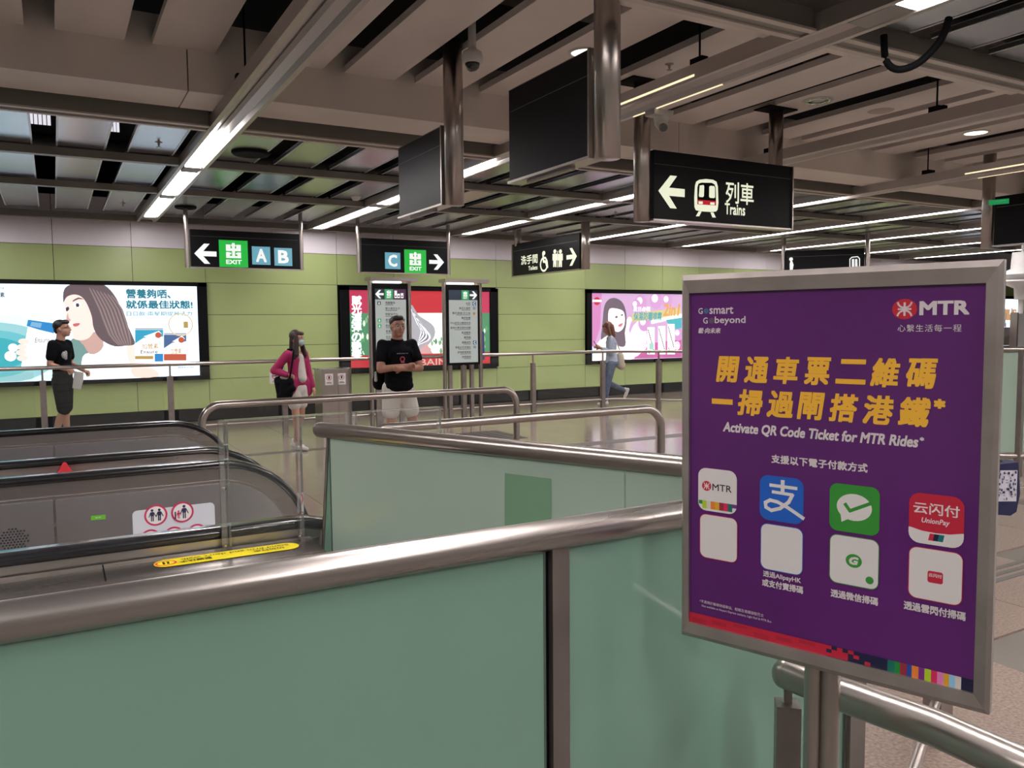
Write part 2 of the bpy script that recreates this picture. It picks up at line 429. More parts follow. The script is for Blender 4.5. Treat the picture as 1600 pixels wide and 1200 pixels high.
# ------------------------------------------------------------------ light troughs, each a fitting of its own
def trough(k, y0, y1, lit, label, warm=()):
    x = BAY0+PITCH*k; t = thing('linear_light', (x, (y0+y1)/2, 3.4), label, 'ceiling light', 'long light troughs hung under the ceiling')
    z = 3.40
    prof = [(-.145, 0), (-.145, .11), (.145, .11), (.145, 0), (.105, 0), (.085, .035), (.02, .062), (-.02, .062), (-.085, .035), (-.105, 0)]
    vs = [(x+a, y0, z+b) for a, b in prof]
    G().prism(vs, (0, y1-y0, 0)).build('housing', TROUGH, t)
    G().prism([(x-.02, y0, z+.05), (x+.02, y0, z+.05), (x+.02, y0, z+.066), (x-.02, y0, z+.066)], (0, y1-y0, 0)).build('inner_rib', TROUGHD, t)
    for a, b in lit:
        G().prism([(x-.062, a, z+.006), (x-.078, a, z+.022), (x-.05, a, z+.04), (x+.05, a, z+.04), (x+.078, a, z+.022), (x+.062, a, z+.006)], (0, b-a, 0)).build('tube', TUBEM if a > 7 else TUBEN, t)
        G().box((x-.088, b+.005, z+.003), (x+.088, b+.32, z+.05)).build('lamp_holder', TROUGHD, t)
    for a, b in warm:  # thin glowing strips stand in for warm light on the housing
        G().box((x-.149, a, z+.02), (x-.146, b, z+.035)).box((x+.118, a, z-.004), (x+.132, b, z+.001)).build('warm_glow', WARM, t)
    for y in [yy for yy in (4.6, 6.55) if y0 < yy < y1]:
        h = G().tube([(x-.05, y, z+.14), (x-.05, y, 4.7)], .008, 6).box((x-.10, y-.05, z+.11), (x+.0, y+.05, z+.17)).box((x-.14, y-.12, z+.11), (x-.08, y-.05, z+.15)).build('hanger', BLACKM, t)
    return t
far3 = [(7.95, 9.50), (9.72, 11.70), (11.95, 14.30)]
near3 = [(1.5, 3.35), (-.6, 1.3), (-3, -.8)]
NM = {-1: 'light trough beyond the left edge over the large backlit portrait advert',
      0: 'nearest light trough, from the top edge to the wall, white tubes lit in far half',
      1: 'second light trough from the left, passing behind the two blank black signs',
      2: 'third light trough from the left, passing behind the trains sign',
      3: 'fourth light trough from the left, painted warm glow on its lips near the right edge',
      4: 'fifth light trough from the left, low above the purple poster board', 5: 'sixth light trough from the left in the far ceiling',
      6: 'seventh light trough from the left in the far ceiling', 7: 'farthest light trough on the right in the far ceiling'}
for k in range(-1, 8):
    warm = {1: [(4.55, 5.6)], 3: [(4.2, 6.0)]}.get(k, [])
    if k == 0: lit = [(8.05, 9.62), (9.98, 11.75), (12.15, 14.2)]+near3
    else: lit = far3+near3
    if k == 1: lit = [(8.0, 9.6), (9.75, 11.3), (11.4, 14.6), (-.6, 2.98), (-3, -.8)]
    if k >= 3: lit = [(7.9, 14.4)]+near3
    trough(k, -4, 14.85, lit, NM[k], warm)

# black flexible conduit drooping under the second trough
p = [at(x, y, 'Z', 3.4) for x, y in ((1420, 40), (1418, 80), (1424, 104), (1440, 100), (1460, 75), (1481, 28))]
pts = [Vector((4.62, 3.40, 3.44)), Vector((4.62, 3.38, 3.28)), Vector((4.66, 3.32, 3.215)), Vector((4.72, 3.22, 3.24)), Vector((4.74, 3.1, 3.34)), Vector((4.66, 3.0, 3.42))]
sm = []
for i in range(len(pts)-1):
    p0 = pts[max(i-1, 0)]; p1 = pts[i]; p2 = pts[i+1]; p3 = pts[min(i+2, len(pts)-1)]
    for q in range(5):
        t = q/5; sm.append(.5*((2*p1)+(p2-p0)*t+(2*p0-5*p1+4*p2-p3)*t*t+(3*p1-p0-3*p2+p3)*t**3))
G().tube(sm+[pts[-1]], .022, 10).build('cable', BLACKM, None, label='thick black cable drooping in a loop below the ceiling frame at top right', cat='cable')

# round ceiling fittings
def downlight(x, y, z, r, lit, label):
    t = thing('downlight', (x, y, z), label, 'downlight', 'round recessed downlights')
    G().lathe((x, y, z), [(r*.82, -.004), (r*.85, -.012), (r, -.008), (r*1.02, .0)], 28).build('trim_ring', WHITEP, t)
    if lit: G().lathe((x, y, z), [(.01, -.0055), (r*.8, -.005), (r*.8, .0)], 28).build('lens', LENS, t)
    else:
        g = G()
        for q in range(16):
            a = 2*PI*q/16; g.obox((x+math.cos(a)*r*.72, y+math.sin(a)*r*.72, z-.006), (math.cos(a), math.sin(a), 0), (-math.sin(a), math.cos(a), 0), (0, 0, 1), .012, r*.11, .004)
        g.lathe((x, y, z), [(.01, -.003), (r*.8, -.005), (r*.8, 0)], 28).build('reflector', mat('chrome_reflector', (.8, .8, .8), .12, 1, noise=.3, nscale=60), t)
downlight(3.80, 5.51, 3.82, .13, True, 'bright round downlight partly hidden behind the large blank black sign')
downlight(6.64, 5.60, 3.82, .15, False, 'unlit chrome round downlight beside the post of the trains sign')
downlight(9.40, 5.68, 3.82, .15, True, 'lit warm round downlight in the ceiling towards the right edge')
t = G().lathe((7.55, 5.57, 3.82), [(.01, -.006), (.11, -.006), (.12, -.003), (.13, 0)], 24).build('cover_plate', mat('pinkish_cap', (.50, .40, .37), .5), None, label='flat pinkish round cover plate on the ceiling between two downlights', cat='cover plate')
def round_speaker(x, y, r, label):
    t = thing('ceiling_speaker', (x, y, 3.5), label, 'ceiling speaker', 'round dark speakers in the far ceiling')
    G().lathe((x, y, 3.50), [(r*.62, -.02), (r*.9, -.03), (r, -.012), (r, 0)], 28).build('rim', BLACKM, t)
    G().lathe((x, y, 3.50), [(.01, -.012), (r*.62, -.014), (r*.62, 0)], 24).build('grille', mat('dark_grille', (.05, .055, .055), .5), t)
p = at(392, 238, 'Z', 3.5); round_speaker(p.x, p.y, .20, 'dark round speaker in the ceiling just right of the nearest lit tube')
p = at(290, 323, 'Z', 3.5); round_speaker(p.x, p.y, .16, 'dark round speaker above the left rod of the A B exit sign')
def smoke(px, py, z, label):
    p = at(px, py, 'Z', z); G().lathe(p, [(.01, -.05), (.045, -.045), (.06, -.02), (.075, 0)], 20).build('smoke_detector', WHITEP, None, label=label, cat='smoke detector', group='white smoke detectors')
smoke(556, 308, 3.5, 'white smoke detector left of the medium blank black sign'); smoke(1487, 362, 3.5, 'white smoke detector above the top right of the poster board')
smoke(1452, 385, 3.5, 'white smoke detector just above the poster board frame')
def sprinkler(p, label):
    t = thing('sprinkler', p, label, 'sprinkler', 'ceiling sprinklers'); 
    G().lathe(p, [(.012, -.03), (.012, -.005), (.035, -.004), (.038, 0)], 12).build('escutcheon', mat('sprinkler_metal', (.35, .30, .27), .4, .8), t)
    G().lathe(p, [(.02, -.052), (.024, -.048), (.006, -.045), (.006, -.03)], 10).build('deflector', MATS['sprinkler_metal'], t)
sprinkler(at(1046, 100, 'Z', 3.82), 'sprinkler head in the near ceiling above the trains sign')
sprinkler(at(1424, 187, 'Z', 3.82), 'sprinkler head in the near ceiling right of the pinkish cover plate')
sprinkler(at(248, 222, 'Z', 3.5), 'dark sprinkler on the bluish panel nearest the lit tube')
sprinkler(at(192, 317, 'Z', 3.5), 'dark sprinkler on the bluish panel close to the wall')
sprinkler(at(962, 332, 'Z', 3.5), 'small sprinkler in the far ceiling above the toilets sign')

# ================================================================== CCTV cameras
t = thing('dome_camera', (2.84, 5.6, 3.7), 'white dome security camera on a short drop pole beside the medium blank sign', 'security camera')
c = (2.84, 5.6, 3.70)
G().lathe(c, [(.030, .0), (.030, .28)], 16).build('drop_pole', WHITEP, t)
G().lathe(c, [(.062, -.085), (.078, -.075), (.080, -.03), (.070, .0), (.035, .018), (.03, .04)], 28).build('housing', WHITEP, t)
G().lathe(c, [(.008, -.145), (.03, -.138), (.047, -.12), (.055, -.10), (.057, -.083)], 24).build('dome', mat('smoked_dome', (.01, .01, .012), .06, coat=1), t)
t = thing('bullet_camera', (4.32, 5.3, 3.36), 'white turret security camera under the second light trough beside the trains sign', 'security camera')
cx, cy, cz = at(1030, 183, 'Z', 3.35)
G().box((cx-.10, cy-.06, cz+.005), (cx+.10, cy+.06, cz+.05)).build('junction_box', WHITEP, t)
dr = Vector((-.35, -.75, -.55)).normalized()
b = Vector((cx+.02, cy, cz-.05))
G().lathe((cx+.02, cy, cz-.03), [(.045, -.02), (.06, .0), (.062, .035)], 20).build('mount', WHITEP, t)
G().cone(b-dr*.02, b+dr*.05, .052, .045, 20).build('head', WHITEP, t)
q = b+dr*.098; s1 = dr.cross(Vector((0, 0, 1))).normalized(); s2 = dr.cross(s1)
G().prism([q+s1*.034*math.cos(a*PI/10)+s2*.034*math.sin(a*PI/10) for a in range(20)], -dr*.02).build('lens', mat('camera_lens', (.004, .004, .005), .08, coat=1), t)
# ================================================================== HANGING SIGNS
def arrow(pr, cx, cy, s, m, d=-1):
    """arrow in MTR-like style: shaft and open head; d=-1 points left"""
    pr.poly([(cx-d*s*.55, cy-s*.13), (cx-d*s*.55, cy+s*.13), (cx+d*s*.25, cy+s*.13), (cx+d*s*.25, cy-s*.13)], m)
    pr.poly([(cx+d*s*.55, cy), (cx+d*s*.06, cy+s*.52), (cx-d*s*.22, cy+s*.52), (cx+d*s*.22, cy)], m)
    pr.poly([(cx+d*s*.55, cy), (cx+d*s*.06, cy-s*.52), (cx-d*s*.22, cy-s*.52), (cx+d*s*.22, cy)], m)
def exit_mark(pr, x0, y0, x1, y1, gm, wm):
    W = x1-x0; H = y1-y0; R = lambda a, b, c, d: pr.rect(x0+W*a, y0+H*b, x0+W*c, y0+H*d, wm)
    pr.rect(x0, y0, x1, y1, gm)
    R(.45, .34, .55, .90); R(.24, .60, .76, .70); R(.24, .60, .40, .84); R(.60, .60, .76, .84); R(.42, .78, .58, .84)
    R(.24, .34, .76, .42); R(.24, .34, .37, .56); R(.63, .34, .76, .56); R(.37, .48, .42, .54); R(.58, .48, .63, .54)
    pr.text('EXIT', (x0+W*.24, y0+H*.12, x0+W*.77, y0+H*.27), wm, bold=.03)
EXG = glow('exit_green', (.01, .40, .04), 1.0); TEALB = glow('teal_letter_tile', (.13, .36, .46), .9); CREAM = glow('cream', (.80, .82, .62), .95); WH = glow('white', (.80, .82, .80), 1.0)
TXTB = glow('dim_red', (.45, .0, .01), .9)
def sign_box(t, x0, x1, y0, y1, z0, z1, axis):
    G().box((x0+.012, y0+.012, z0+.012), (x1-.012, y1-.012, z1)).build('sign_panel', BLACK, t)
    b = G().box((x0, y0, z0), (x1, y1, z0+.016))
    b.build('bottom_rail', STEEL, t)
def flat_post(t, cx, cy, hx, hy, z0, z1):
    r = min(hx, hy)*.9; pts = []
    for a0, sx, sy in ((0, 1, 1), (90, -1, 1), (180, -1, -1), (270, 1, -1)):
        for k in range(5): a = math.radians(a0+k*22.5); pts.append((cx+sx*(hx-r)+r*math.cos(a), cy+sy*(hy-r)+r*math.sin(a), z0))
    G().prism(pts, (0, 0, z1-z0), smooth=True).build('post', STEEL, t)
# --- trains sign
t = thing('hanging_sign', (5.6, 5.9, 2.6), 'black trains sign with left arrow and train icon, nearest of the lettered signs', 'sign', 'black signs hung from the ceiling')
sign_box(t, 4.80, 6.60, 5.86, 6.00, 2.585, 3.22, 'X')
flat_post(t, 4.72, 5.93, .078, .055, 2.575, 3.84); flat_post(t, 6.53, 6.03, .078, .05, 2.62, 3.84)
G().box((6.588, 5.852, 2.585), (6.602, 6.0, 3.22)).build('edge_trim', STEEL, t)
G().box((4.52, 5.80, 3.805), (4.92, 6.06, 3.818)).build('ceiling_plate', BLACKM, t)
G().box((6.33, 5.92, 3.805), (6.72, 6.14, 3.818)).build('ceiling_plate', BLACKM, t)
pl = Plane((4.80, 5.868, 2.585), (1, 0, 0)); pr = Print(pl, .004)
seam = mat('seam_line', (.16, .15, .14), .4)
pr.rect(.01, .508, 1.78, .511, seam)
c0 = pl.px(1049, 300); arrow(pr, c0[0], c0[1], .285, CREAM)
ax, ay = pl.px(1103, 310); zz = lambda x, y: pl.px(780+x/3.333, 230+y/3.333)
def zp(pts, m, sm=0): pr.poly([zz(*p) for p in pts], m, sm)
zp([(1018, 200), (1024, 180), (1040, 170), (1075, 166), (1112, 170), (1130, 180), (1137, 205), (1140, 290), (1136, 325), (1128, 335), (1105, 338), (1045, 334), (1022, 328), (1015, 312), (1014, 260)], CREAM)
zp([(1030, 210), (1036, 190), (1052, 185), (1105, 186), (1120, 194), (1126, 212), (1128, 300), (1030, 297)], BLACKM)
zp([(1042, 200), (1062, 197), (1066, 204), (1064, 256), (1058, 261), (1040, 259), (1038, 252)], CREAM)
zp([(1092, 206), (1098, 201), (1118, 203), (1122, 212), (1122, 262), (1116, 266), (1096, 264), (1091, 258)], CREAM)
zp([(1031, 274), (1128, 281), (1127, 304), (1031, 298)], TXTB)
zp([(1036, 282), (1058, 283), (1058, 297), (1036, 296)], CREAM); zp([(1097, 287), (1120, 288), (1120, 301), (1097, 300)], CREAM)
zp([(1036, 335), (1052, 335), (1040, 360), (1022, 360)], CREAM); zp([(1098, 340), (1114, 340), (1126, 367), (1108, 366)], CREAM)
pr.pxtext('列車', (1133.5, 317), (1177, 288), CREAM, bold=.012)
pr.pxtext('Trains', (1132, 334.5), (1163.5, 320.5), CREAM, bold=.02)
pr.build('lettering', t)
# --- two blank signs, parallel to the light troughs
for (y0, y1, py, lab) in ((6.07, 7.02, 5.985, 'medium blank black sign hung beside the dome camera'), (4.00, 4.97, 3.915, 'large blank black sign hung at top centre, nearest the camera')):
    t = thing('hanging_sign', (2.79, (y0+y1)/2, 2.6), lab, 'sign', 'black signs hung from the ceiling')
    sign_box(t, 2.78, 2.90, y0-.005, y1, 2.62, 3.25, 'Y')
    G().box((2.776, y0-.02, 2.62), (2.90, y0-.004, 3.25)).build('edge_trim', STEEL, t)
    flat_post(t, 2.86, py, .075, .075, 2.61, 3.9)
    if y0 < 5: pass
    pl = Plane((2.778, y0, 2.62), (0, 1, 0)); pr = Print(pl, .004+.0)
    pr.pl.O.x = 2.7915
    pr.rect(.0, .478, y1-y0-.02, .481, seam); pr.rect(.0, .622, y1-y0-.01, .626, seam); pr.build('seam_print', t)
    G().box((2.82, y0+.25, 2.600), (2.86, y1-.2, 2.620)).build('conduit', STEELD, t)
# --- A B exit sign, C exit sign on round rods
def rod_sign(x0, x1, y, z0, z1, lab):
    t = thing('hanging_sign', ((x0+x1)/2, y, z0), lab, 'sign', 'black signs hung from the ceiling')
    sign_box(t, x0+.07, x1-.02, y, y+.13, z0, z1, 'X')
    for x in (x0+.03, x1+.0):
        G().tube([(x, y+.03, z0-.0), (x, y+.03, z1+.05), (x, y+.03, 3.52)], .033, 12).build('rod', STEEL, t)
    pl = Plane((x0+.07, y+.008, z0), (1, 0, 0)); pr = Print(pl, .004); pr.rect(.02, .49, x1-x0-.12, .493, seam); return t, pl, pr
t, pl, pr = rod_sign(1.83, 3.64, 13.5, 2.575, 3.17, 'black exit sign with left arrow, green exit mark and letters A B')
c0 = pl.px(321, 396.5); arrow(pr, c0[0], c0[1], .30, WH)
a = pl.px(343, 417); b = pl.px(386.5, 376.5); exit_mark(pr, a[0], a[1], b[0], b[1], EXG, WH)
for ch, cx, cy in (('A', 408, 399.5), ('B', 442.5, 401.5)):
    c0 = pl.px(cx, cy); pr.rect(c0[0]-.145, c0[1]-.145, c0[0]+.145, c0[1]+.145, TEALB); pr.text(ch, (c0[0]-.075, c0[1]-.095, c0[0]+.078, c0[1]+.10), WH, bold=.03)
pr.build('lettering', t)
t, pl, pr = rod_sign(4.66, 6.42, 13.7, 2.575, 3.18, 'black exit sign with green exit mark, letter C and right arrow')
c0 = pl.px(613.5, 407.5); pr.rect(c0[0]-.145, c0[1]-.145, c0[0]+.145, c0[1]+.145, TEALB); pr.text('C', (c0[0]-.075, c0[1]-.095, c0[0]+.078, c0[1]+.10), WH, bold=.03)
a = pl.px(632, 426.5); b = pl.px(665.5, 391); exit_mark(pr, a[0], a[1], b[0], b[1], EXG, WH)
c0 = pl.px(682, 409.5); arrow(pr, c0[0], c0[1], .27, WH, 1)
pr.build('lettering', t)
# --- toilets sign, edge-on to the troughs
t = thing('hanging_sign', (8.05, 13, 2.6), 'narrow black toilets sign with wheelchair and figure icons and right arrow', 'sign', 'black signs hung from the ceiling')
sign_box(t, 8.05, 8.17, 11.84, 14.20, 2.60, 3.24, 'Y')
flat_post(t, 8.12, 11.75, .075, .075, 2.60, 3.52); flat_post(t, 8.12, 14.1, .07, .07, 3.2, 3.52)
G().box((8.04, 14.20, 2.60), (8.17, 14.23, 3.24)).build('edge_trim', STEEL, t)
pl = Plane((8.061, 14.20, 2.60), (0, -1, 0)); pr = Print(pl, .004); zz = lambda x, y: pl.px(780+x/3.333, 230+y/3.333)
pr.rect(.02, .50, 2.30, .505, seam)
pr.pxtext('洗手間', (814.5, 414), (840, 396.5), CREAM, bold=.015); pr.pxtext('Toilets', (826, 422.5), (840, 414.5), CREAM, bold=.02)
c0 = zz(378, 571); arrow(pr, c0[0], c0[1], .30, CREAM, 1)
p0 = zz(233, 552); pr.disc(*p0, .055, CREAM, .042)
pr.line([zz(229, 560), zz(232, 595), zz(243, 596), zz(250, 622), zz(254, 622)], .05, CREAM); pr.line([zz(230, 575), zz(243, 577)], .04, CREAM)
c0 = zz(234, 610); pr.ring(c0[0], c0[1], .14, .038, CREAM)
for cx in (291, 320):
    c0 = zz(cx, 543); pr.disc(*c0, .05, CREAM, .038)
    zp([(cx-12, 556), (cx+12, 554), (cx+13, 588), (cx+8, 590), (cx+8, 624), (cx+1, 624), (cx-1, 600), (cx-2, 624), (cx-9, 624), (cx-8, 590), (cx-12, 590)], CREAM)
zp([(304, 540), (307, 540), (307, 626), (304, 626)], CREAM)
pr.build('lettering', t)
# --- sign behind the poster, and the sign at the right edge
a = at(1228, 393, 'Z', 3.2); b = at(1351, 388, 'Z', 3.2)
t = thing('hanging_sign', (a+b)/2, 'black sign with toilet and train icons peeping over the poster board', 'sign', 'black signs hung from the ceiling')
dv = (b-a).normalized(); nv = Vector((dv.y, -dv.x, 0))
G().obox(((a.x+b.x)/2, (a.y+b.y)/2, 2.9), dv, nv, (0, 0, 1), (b-a).length/2, .06, .30).build('sign_panel', BLACK, t)
for q in (a-dv*.05, b+dv*.06): G().tube([(q.x, q.y, 2.6), (q.x, q.y, 3.52)], .05, 12).build('rod', STEEL, t)
pl = Plane(Vector((a.x, a.y, 2.6))+nv*(.062 if nv.dot(EYE-a) > 0 else -.062), dv); pr = Print(pl, .003)
pr.rect(.02, .47, (b-a).length-.02, .475, seam)
pr.pxpoly([(1234, 412), (1235, 408), (1238, 408), (1240, 414), (1238, 425), (1234, 425)], WH); pr.disc(*pl.px(1236, 405), .04, WH)
for dx in (0, 5): pr.pxpoly([(1331+dx, 405), (1334.5+dx, 404.5), (1335+dx, 418), (1331+dx, 418)], WH)
pr.line([pl.px(1328, 420), pl.px(1328, 405), pl.px(1331, 402), pl.px(1340, 401), pl.px(1343, 404), pl.px(1343, 420)], .02, WH)
pr.build('lettering', t)
t = thing('hanging_sign', (10.75, 5.6, 2.6), 'black sign with small green sticker cut off by the right edge', 'sign', 'black signs hung from the ceiling')
sign_box(t, 10.73, 10.86, 4.2, 6.22, 2.61, 3.25, 'Y'); flat_post(t, 10.79, 6.32, .045, .08, 2.60, 3.84)
pl = Plane((10.742, 6.2, 2.61), (0, -1, 0)); pr = Print(pl, .004)
pr.rect(.02, .50, 1.9, .505, seam)
pr.pxpoly([(1545, 313), (1577, 310), (1577, 318), (1545, 321)], glow('sticker_green', (.01, .28, .08), .8)); pr.pxtext('小心地滑', (1552, 315.5), (1572, 312.5), WH, bold=.0)
pr.build('lettering', t)

# ================================================================== BACKLIT ADVERTS ON THE WALL
def lightbox(x0, x1, z0, z1, lab, fr=.14):
    t = thing('advert_lightbox', ((x0+x1)/2, WY, z0), lab, 'advertisement', 'backlit adverts on the green wall')
    g = G(); y = WY-.10
    g.box((x0, y, z0), (x1, WY, z0+.06)).box((x0, y, z1-.07), (x1, WY, z1)).box((x0, y, z0), (x0+fr, WY, z1)).box((x1-fr, y, z0), (x1, WY, z1)).box((x0, WY-.06, z0), (x1, WY, z1))
    g.build('frame', BLACK, t)
    pl = Plane((x0, WY-.065, z0), (1, 0, 0)); pr = Print(pl, .002); pr.step = .0001
    return t, pl, pr
INK = lambda n, c, e=None: glow(n, c, e or (1.3 if min(c) > .5 else .75))
# --- advert 1: portrait with drink and cans
t, pl, pr = lightbox(-2.24, 2.36, .742, 2.425, 'large backlit advert of a long-haired woman holding a bottle, two cans at right')
Z = lambda x, y: pl.px(x/4.571, 400+y/4.571)
def A(pts, m, sm=0): pr.poly([Z(*p) for p in pts], m, sm)
sky = INK('ad_sky', (.72, .86, 1.0), 1.5); pr.rect(.1, .07, 4.44, 1.615, sky)
for k, (r, c) in enumerate(((1.0, (.62, .86, .92)), (.8, (.40, .78, .84)), (.6, (.18, .66, .74)), (.42, (.06, .52, .60)))):
    c0 = Z(-60, 700); pts = [(c0[0]+r*1.15*math.cos(a*PI/16), max(.075, c0[1]+r*.62*math.sin(a*PI/16)-.0)) for a in range(-10, 17)]
    pr.poly(pts, INK('ad_teal%d' % k, c))
SKIN = INK('ad_skin', (.86, .62, .56)); SKIN2 = INK('ad_skin_shade', (.74, .47, .42)); HAIR = INK('ad_hair', (.16, .115, .13)); HAIR2 = INK('ad_hair_light', (.34, .25, .25)); DRESS = INK('ad_dress', (.84, .84, .90)); BLU = INK('ad_cap_blue', (.03, .30, .72)); WT = INK('ad_white', (.90, .92, .95)); TXD = INK('ad_text_teal', (.02, .22, .30)); GOLD = INK('ad_gold', (.55, .36, .10)); DK = INK('ad_dark', (.05, .06, .09)); REDI = INK('ad_red', (.62, .12, .06))
A([(520, 590), (560, 588), (640, 640), (660, 700), (600, 760), (575, 800), (530, 800), (505, 700), (500, 620)], INK('ad_greenish_hair', (.22, .40, .38)), 3)
A([(580, 800), (590, 720), (640, 690), (760, 690), (830, 640), (880, 635), (960, 650), (960, 770), (1000, 800), (1140, 860), (570, 885)], DRESS, 2)
A([(900, 650), (960, 640), (1010, 740), (1090, 800), (1140, 858), (960, 865), (930, 780)], SKIN, 2)
A([(640, 540), (720, 560), (740, 640), (700, 690), (640, 700), (600, 640), (560, 595), (600, 580)], SKIN2, 2)
A([(455, 330), (468, 290), (520, 255), (600, 270), (650, 400), (680, 500), (650, 570), (600, 600), (545, 598), (515, 580), (520, 560), (505, 545), (512, 525), (495, 510), (500, 490), (478, 462), (462, 440), (470, 400)], SKIN, 3)
A([(452, 330), (452, 260), (480, 215), (560, 192), (700, 195), (770, 225), (830, 300), (865, 380), (900, 470), (945, 570), (962, 630), (900, 640), (820, 645), (740, 610), (690, 560), (665, 500), (655, 430), (620, 340), (580, 290), (530, 275), (480, 290), (460, 320)], HAIR, 3)
for k in range(7):
    o = k*26; A([(640+o, 240+k*8), (648+o, 238+k*8), (720+o, 380), (790+o*.9, 560), (850+o*.55, 632), (842+o*.55, 634), (775+o*.9, 560), (706+o, 380)], HAIR2, 2)
A([(528, 345), (552, 335), (578, 345), (572, 362), (548, 366), (532, 358)], WT, 3); A([(543, 340), (562, 340), (565, 360), (545, 363)], DK, 3)
A([(470, 372), (488, 362), (494, 380), (476, 396)], DK, 3); A([(520, 318), (560, 296), (600, 310), (560, 308), (524, 326)], HAIR, 2)
A([(484, 405), (474, 452), (486, 466), (506, 462), (500, 450), (490, 440)], SKIN2, 2)
A([(520, 488), (545, 480), (572, 482), (556, 500), (530, 503)], INK('ad_lips', (.70, .18, .20)), 3)
A([(200, 500), (375, 545), (350, 800), (150, 800), (175, 640)], WT); A([(190, 500), (200, 455), (398, 482), (385, 552), (290, 530)], BLU); A([(225, 470), (300, 480), (290, 515), (215, 500)], INK('ad_cap_light', (.25, .55, .85)))
A([(160, 750), (345, 740), (345, 800), (150, 800)], INK('ad_milk', (.72, .80, .86)), 0)
for cx, cy in ((170, 610), (158, 650), (152, 690), (160, 730)): pr.disc(*Z(cx, cy), .075, SKIN, .045)
pr.pxtext('Ensure', (248/4.571, 400+618/4.571), (352/4.571, 400+582/4.571), DK, shear=.3)
for cx, cy, r in ((93, 655, .065), (75, 715, .08)): pr.disc(*Z(cx, cy), r, WT, r)
pr.pxtext('營養夠哂、', (903/4.571, 400+300/4.571), (1215/4.571, 400+240/4.571), TXD, bold=.03)
pr.pxtext('就係最佳狀態!', (903/4.571, 400+375/4.571), (1372/4.571, 400+320/4.571), TXD, bold=.03)
pr.pxtext('日日飲·兩星期提昇活力', (905/4.571, 400+428/4.571), (1370/4.571, 400+396/4.571), TXD, bold=.005)
pr.pxtext('re', (4/4.571, 400+240/4.571), (28/4.571, 400+222/4.571), DK); pr.pxtext('素', (2/4.571, 400+295/4.571), (32/4.571, 400+260/4.571), DK, bold=.02)
for x0, x1, y0, y1, c in ((965, 1165, 515, 758, (.04, .42, .66)), (1170, 1330, 550, 752, (.08, .16, .36))):
    A([(x0, y0), (x1, y0), (x1, y1), (x0, y1)], WT); cl = INK('can_top%d' % x0, c)
    A([(x0, y0+12), (x1, y0+12), (x1, y0+60), (x0+60, y0+70), (x0, y0+110)], cl); A([(x0, y0), (x1, y0), (x1, y0+10), (x0, y0+10)], INK('can_rim', (.45, .48, .52)))
    A([(x0+60, y0+60), (x1-30, y0+20), (x1-10, y0+40), (x0+110, y0+75)], WT)
    pr.pxtext('加營素', ((x0+50)/4.571, 400+(y0+150)/4.571), ((x1-35)/4.571, 400+(y0+110)/4.571), GOLD, bold=.01)
    pr.pxtext('Ensure', ((x0+40)/4.571, 400+(y0+182)/4.571), ((x1-40)/4.571, 400+(y0+155)/4.571), DK, bold=.01)
    if x0 > 1000: A([(x0, y1-52), (x1, y1-52), (x1, y1-6), (x0, y1-6)], REDI)
    else: A([(x0+140, y1-60), (x1, y1-60), (x1, y1-4), (x0+140, y1-4)], BLU); A([(x0, y1-44), (x0+130, y1-44), (x0+130, y1-22), (x0, y1-22)], GOLD)
    pr.disc(*Z(x1-35, y0+50), .05, REDI, .05)
pr.ring(*Z(1290, 490), .20, .02, INK('ad_wreath', (.85, .72, .45))); pr.pxtext('1', (1318/4.571, 400+512/4.571), (1336/4.571, 400+470/4.571), GOLD, bold=.03)
pr.pxtext('Abbott', (1268/4.571, 400+802/4.571), (1385/4.571, 400+786/4.571), DK); pr.build('artwork', t)
# --- advert 2: red shampoo poster behind the two stands
t, pl, pr = lightbox(4.74, 8.13, .775, 2.40, 'red backlit advert with silver hair swirl behind the two directory stands', .18)
Z = lambda x, y: pl.px(350+x/4, 400+y/4)
RD = INK('ad2_red', (.66, .035, .05)); RD2 = INK('ad2_pink', (.62, .05, .12)); GRN = INK('ad2_green', (.10, .32, .16)); GRL = INK('ad2_leaf', (.35, .55, .30)); SIL = INK('ad2_silver', (.50, .49, .54)); SID = INK('ad2_silver_dark', (.20, .19, .23))
pr.rect(.18, .07, 3.20, 1.56, RD)
pr.rect(.18, .30, 3.20, 1.12, INK('ad2_white', (.75, .78, .72)))
pr.rect(.18, .30, .62, 1.12, GRN); pr.rect(.18, 1.12, .62, 1.56, RD2); pr.rect(2.6, .30, 3.20, 1.12, GRN); pr.rect(2.9, 1.12, 3.2, 1.56, RD2)
random.seed(3)
for k in range(60):
    a = random.choice([random.uniform(.2, .6), random.uniform(2.65, 3.15), random.uniform(1.7, 2.2)]); b = random.uniform(.33, 1.05 if a > 2.4 or a < .7 else .7); r = random.uniform(.02, .07)
    pr.poly([(a, b-r), (a+r*.5, b), (a, b+r*1.3), (a-r*.5, b)], random.choice([GRL, GRN, INK('ad2_leaf2', (.15, .45, .20)), INK('ad2_leaf3', (.6, .7, .55))]), 2)
A([(1160, 300), (1215, 370), (1260, 400), (1310, 440), (1315, 500), (1270, 560), (1210, 600), (1150, 600), (1130, 440)], SIL, 3)
for k in range(7): A([(1165+k*10, 330+k*16), (1170+k*10, 330+k*16), (1215+k*12, 420+k*12), (1240+k*6, 470+k*10), (1215-k*3, 560), (1205-k*3, 560), (1230+k*6, 470+k*10), (1205+k*12, 425+k*12)], SID if k % 2 else WT, 2)
A([(1215, 590), (1265, 545), (1305, 612), (1225, 616)], INK('ad2_pale_pink', (.80, .45, .45)))
pr.rect(.18, .07, 3.20, .305, RD)
for i, ch in enumerate('賦光澤彈の艷髮'):
    y = 278+i*55+(10 if i > 3 else 0); c0 = Z(828, y); pr.text(ch, (c0[0]-.095, c0[1]-.085, c0[0]+.095, c0[1]+.085), WT, bold=.03)
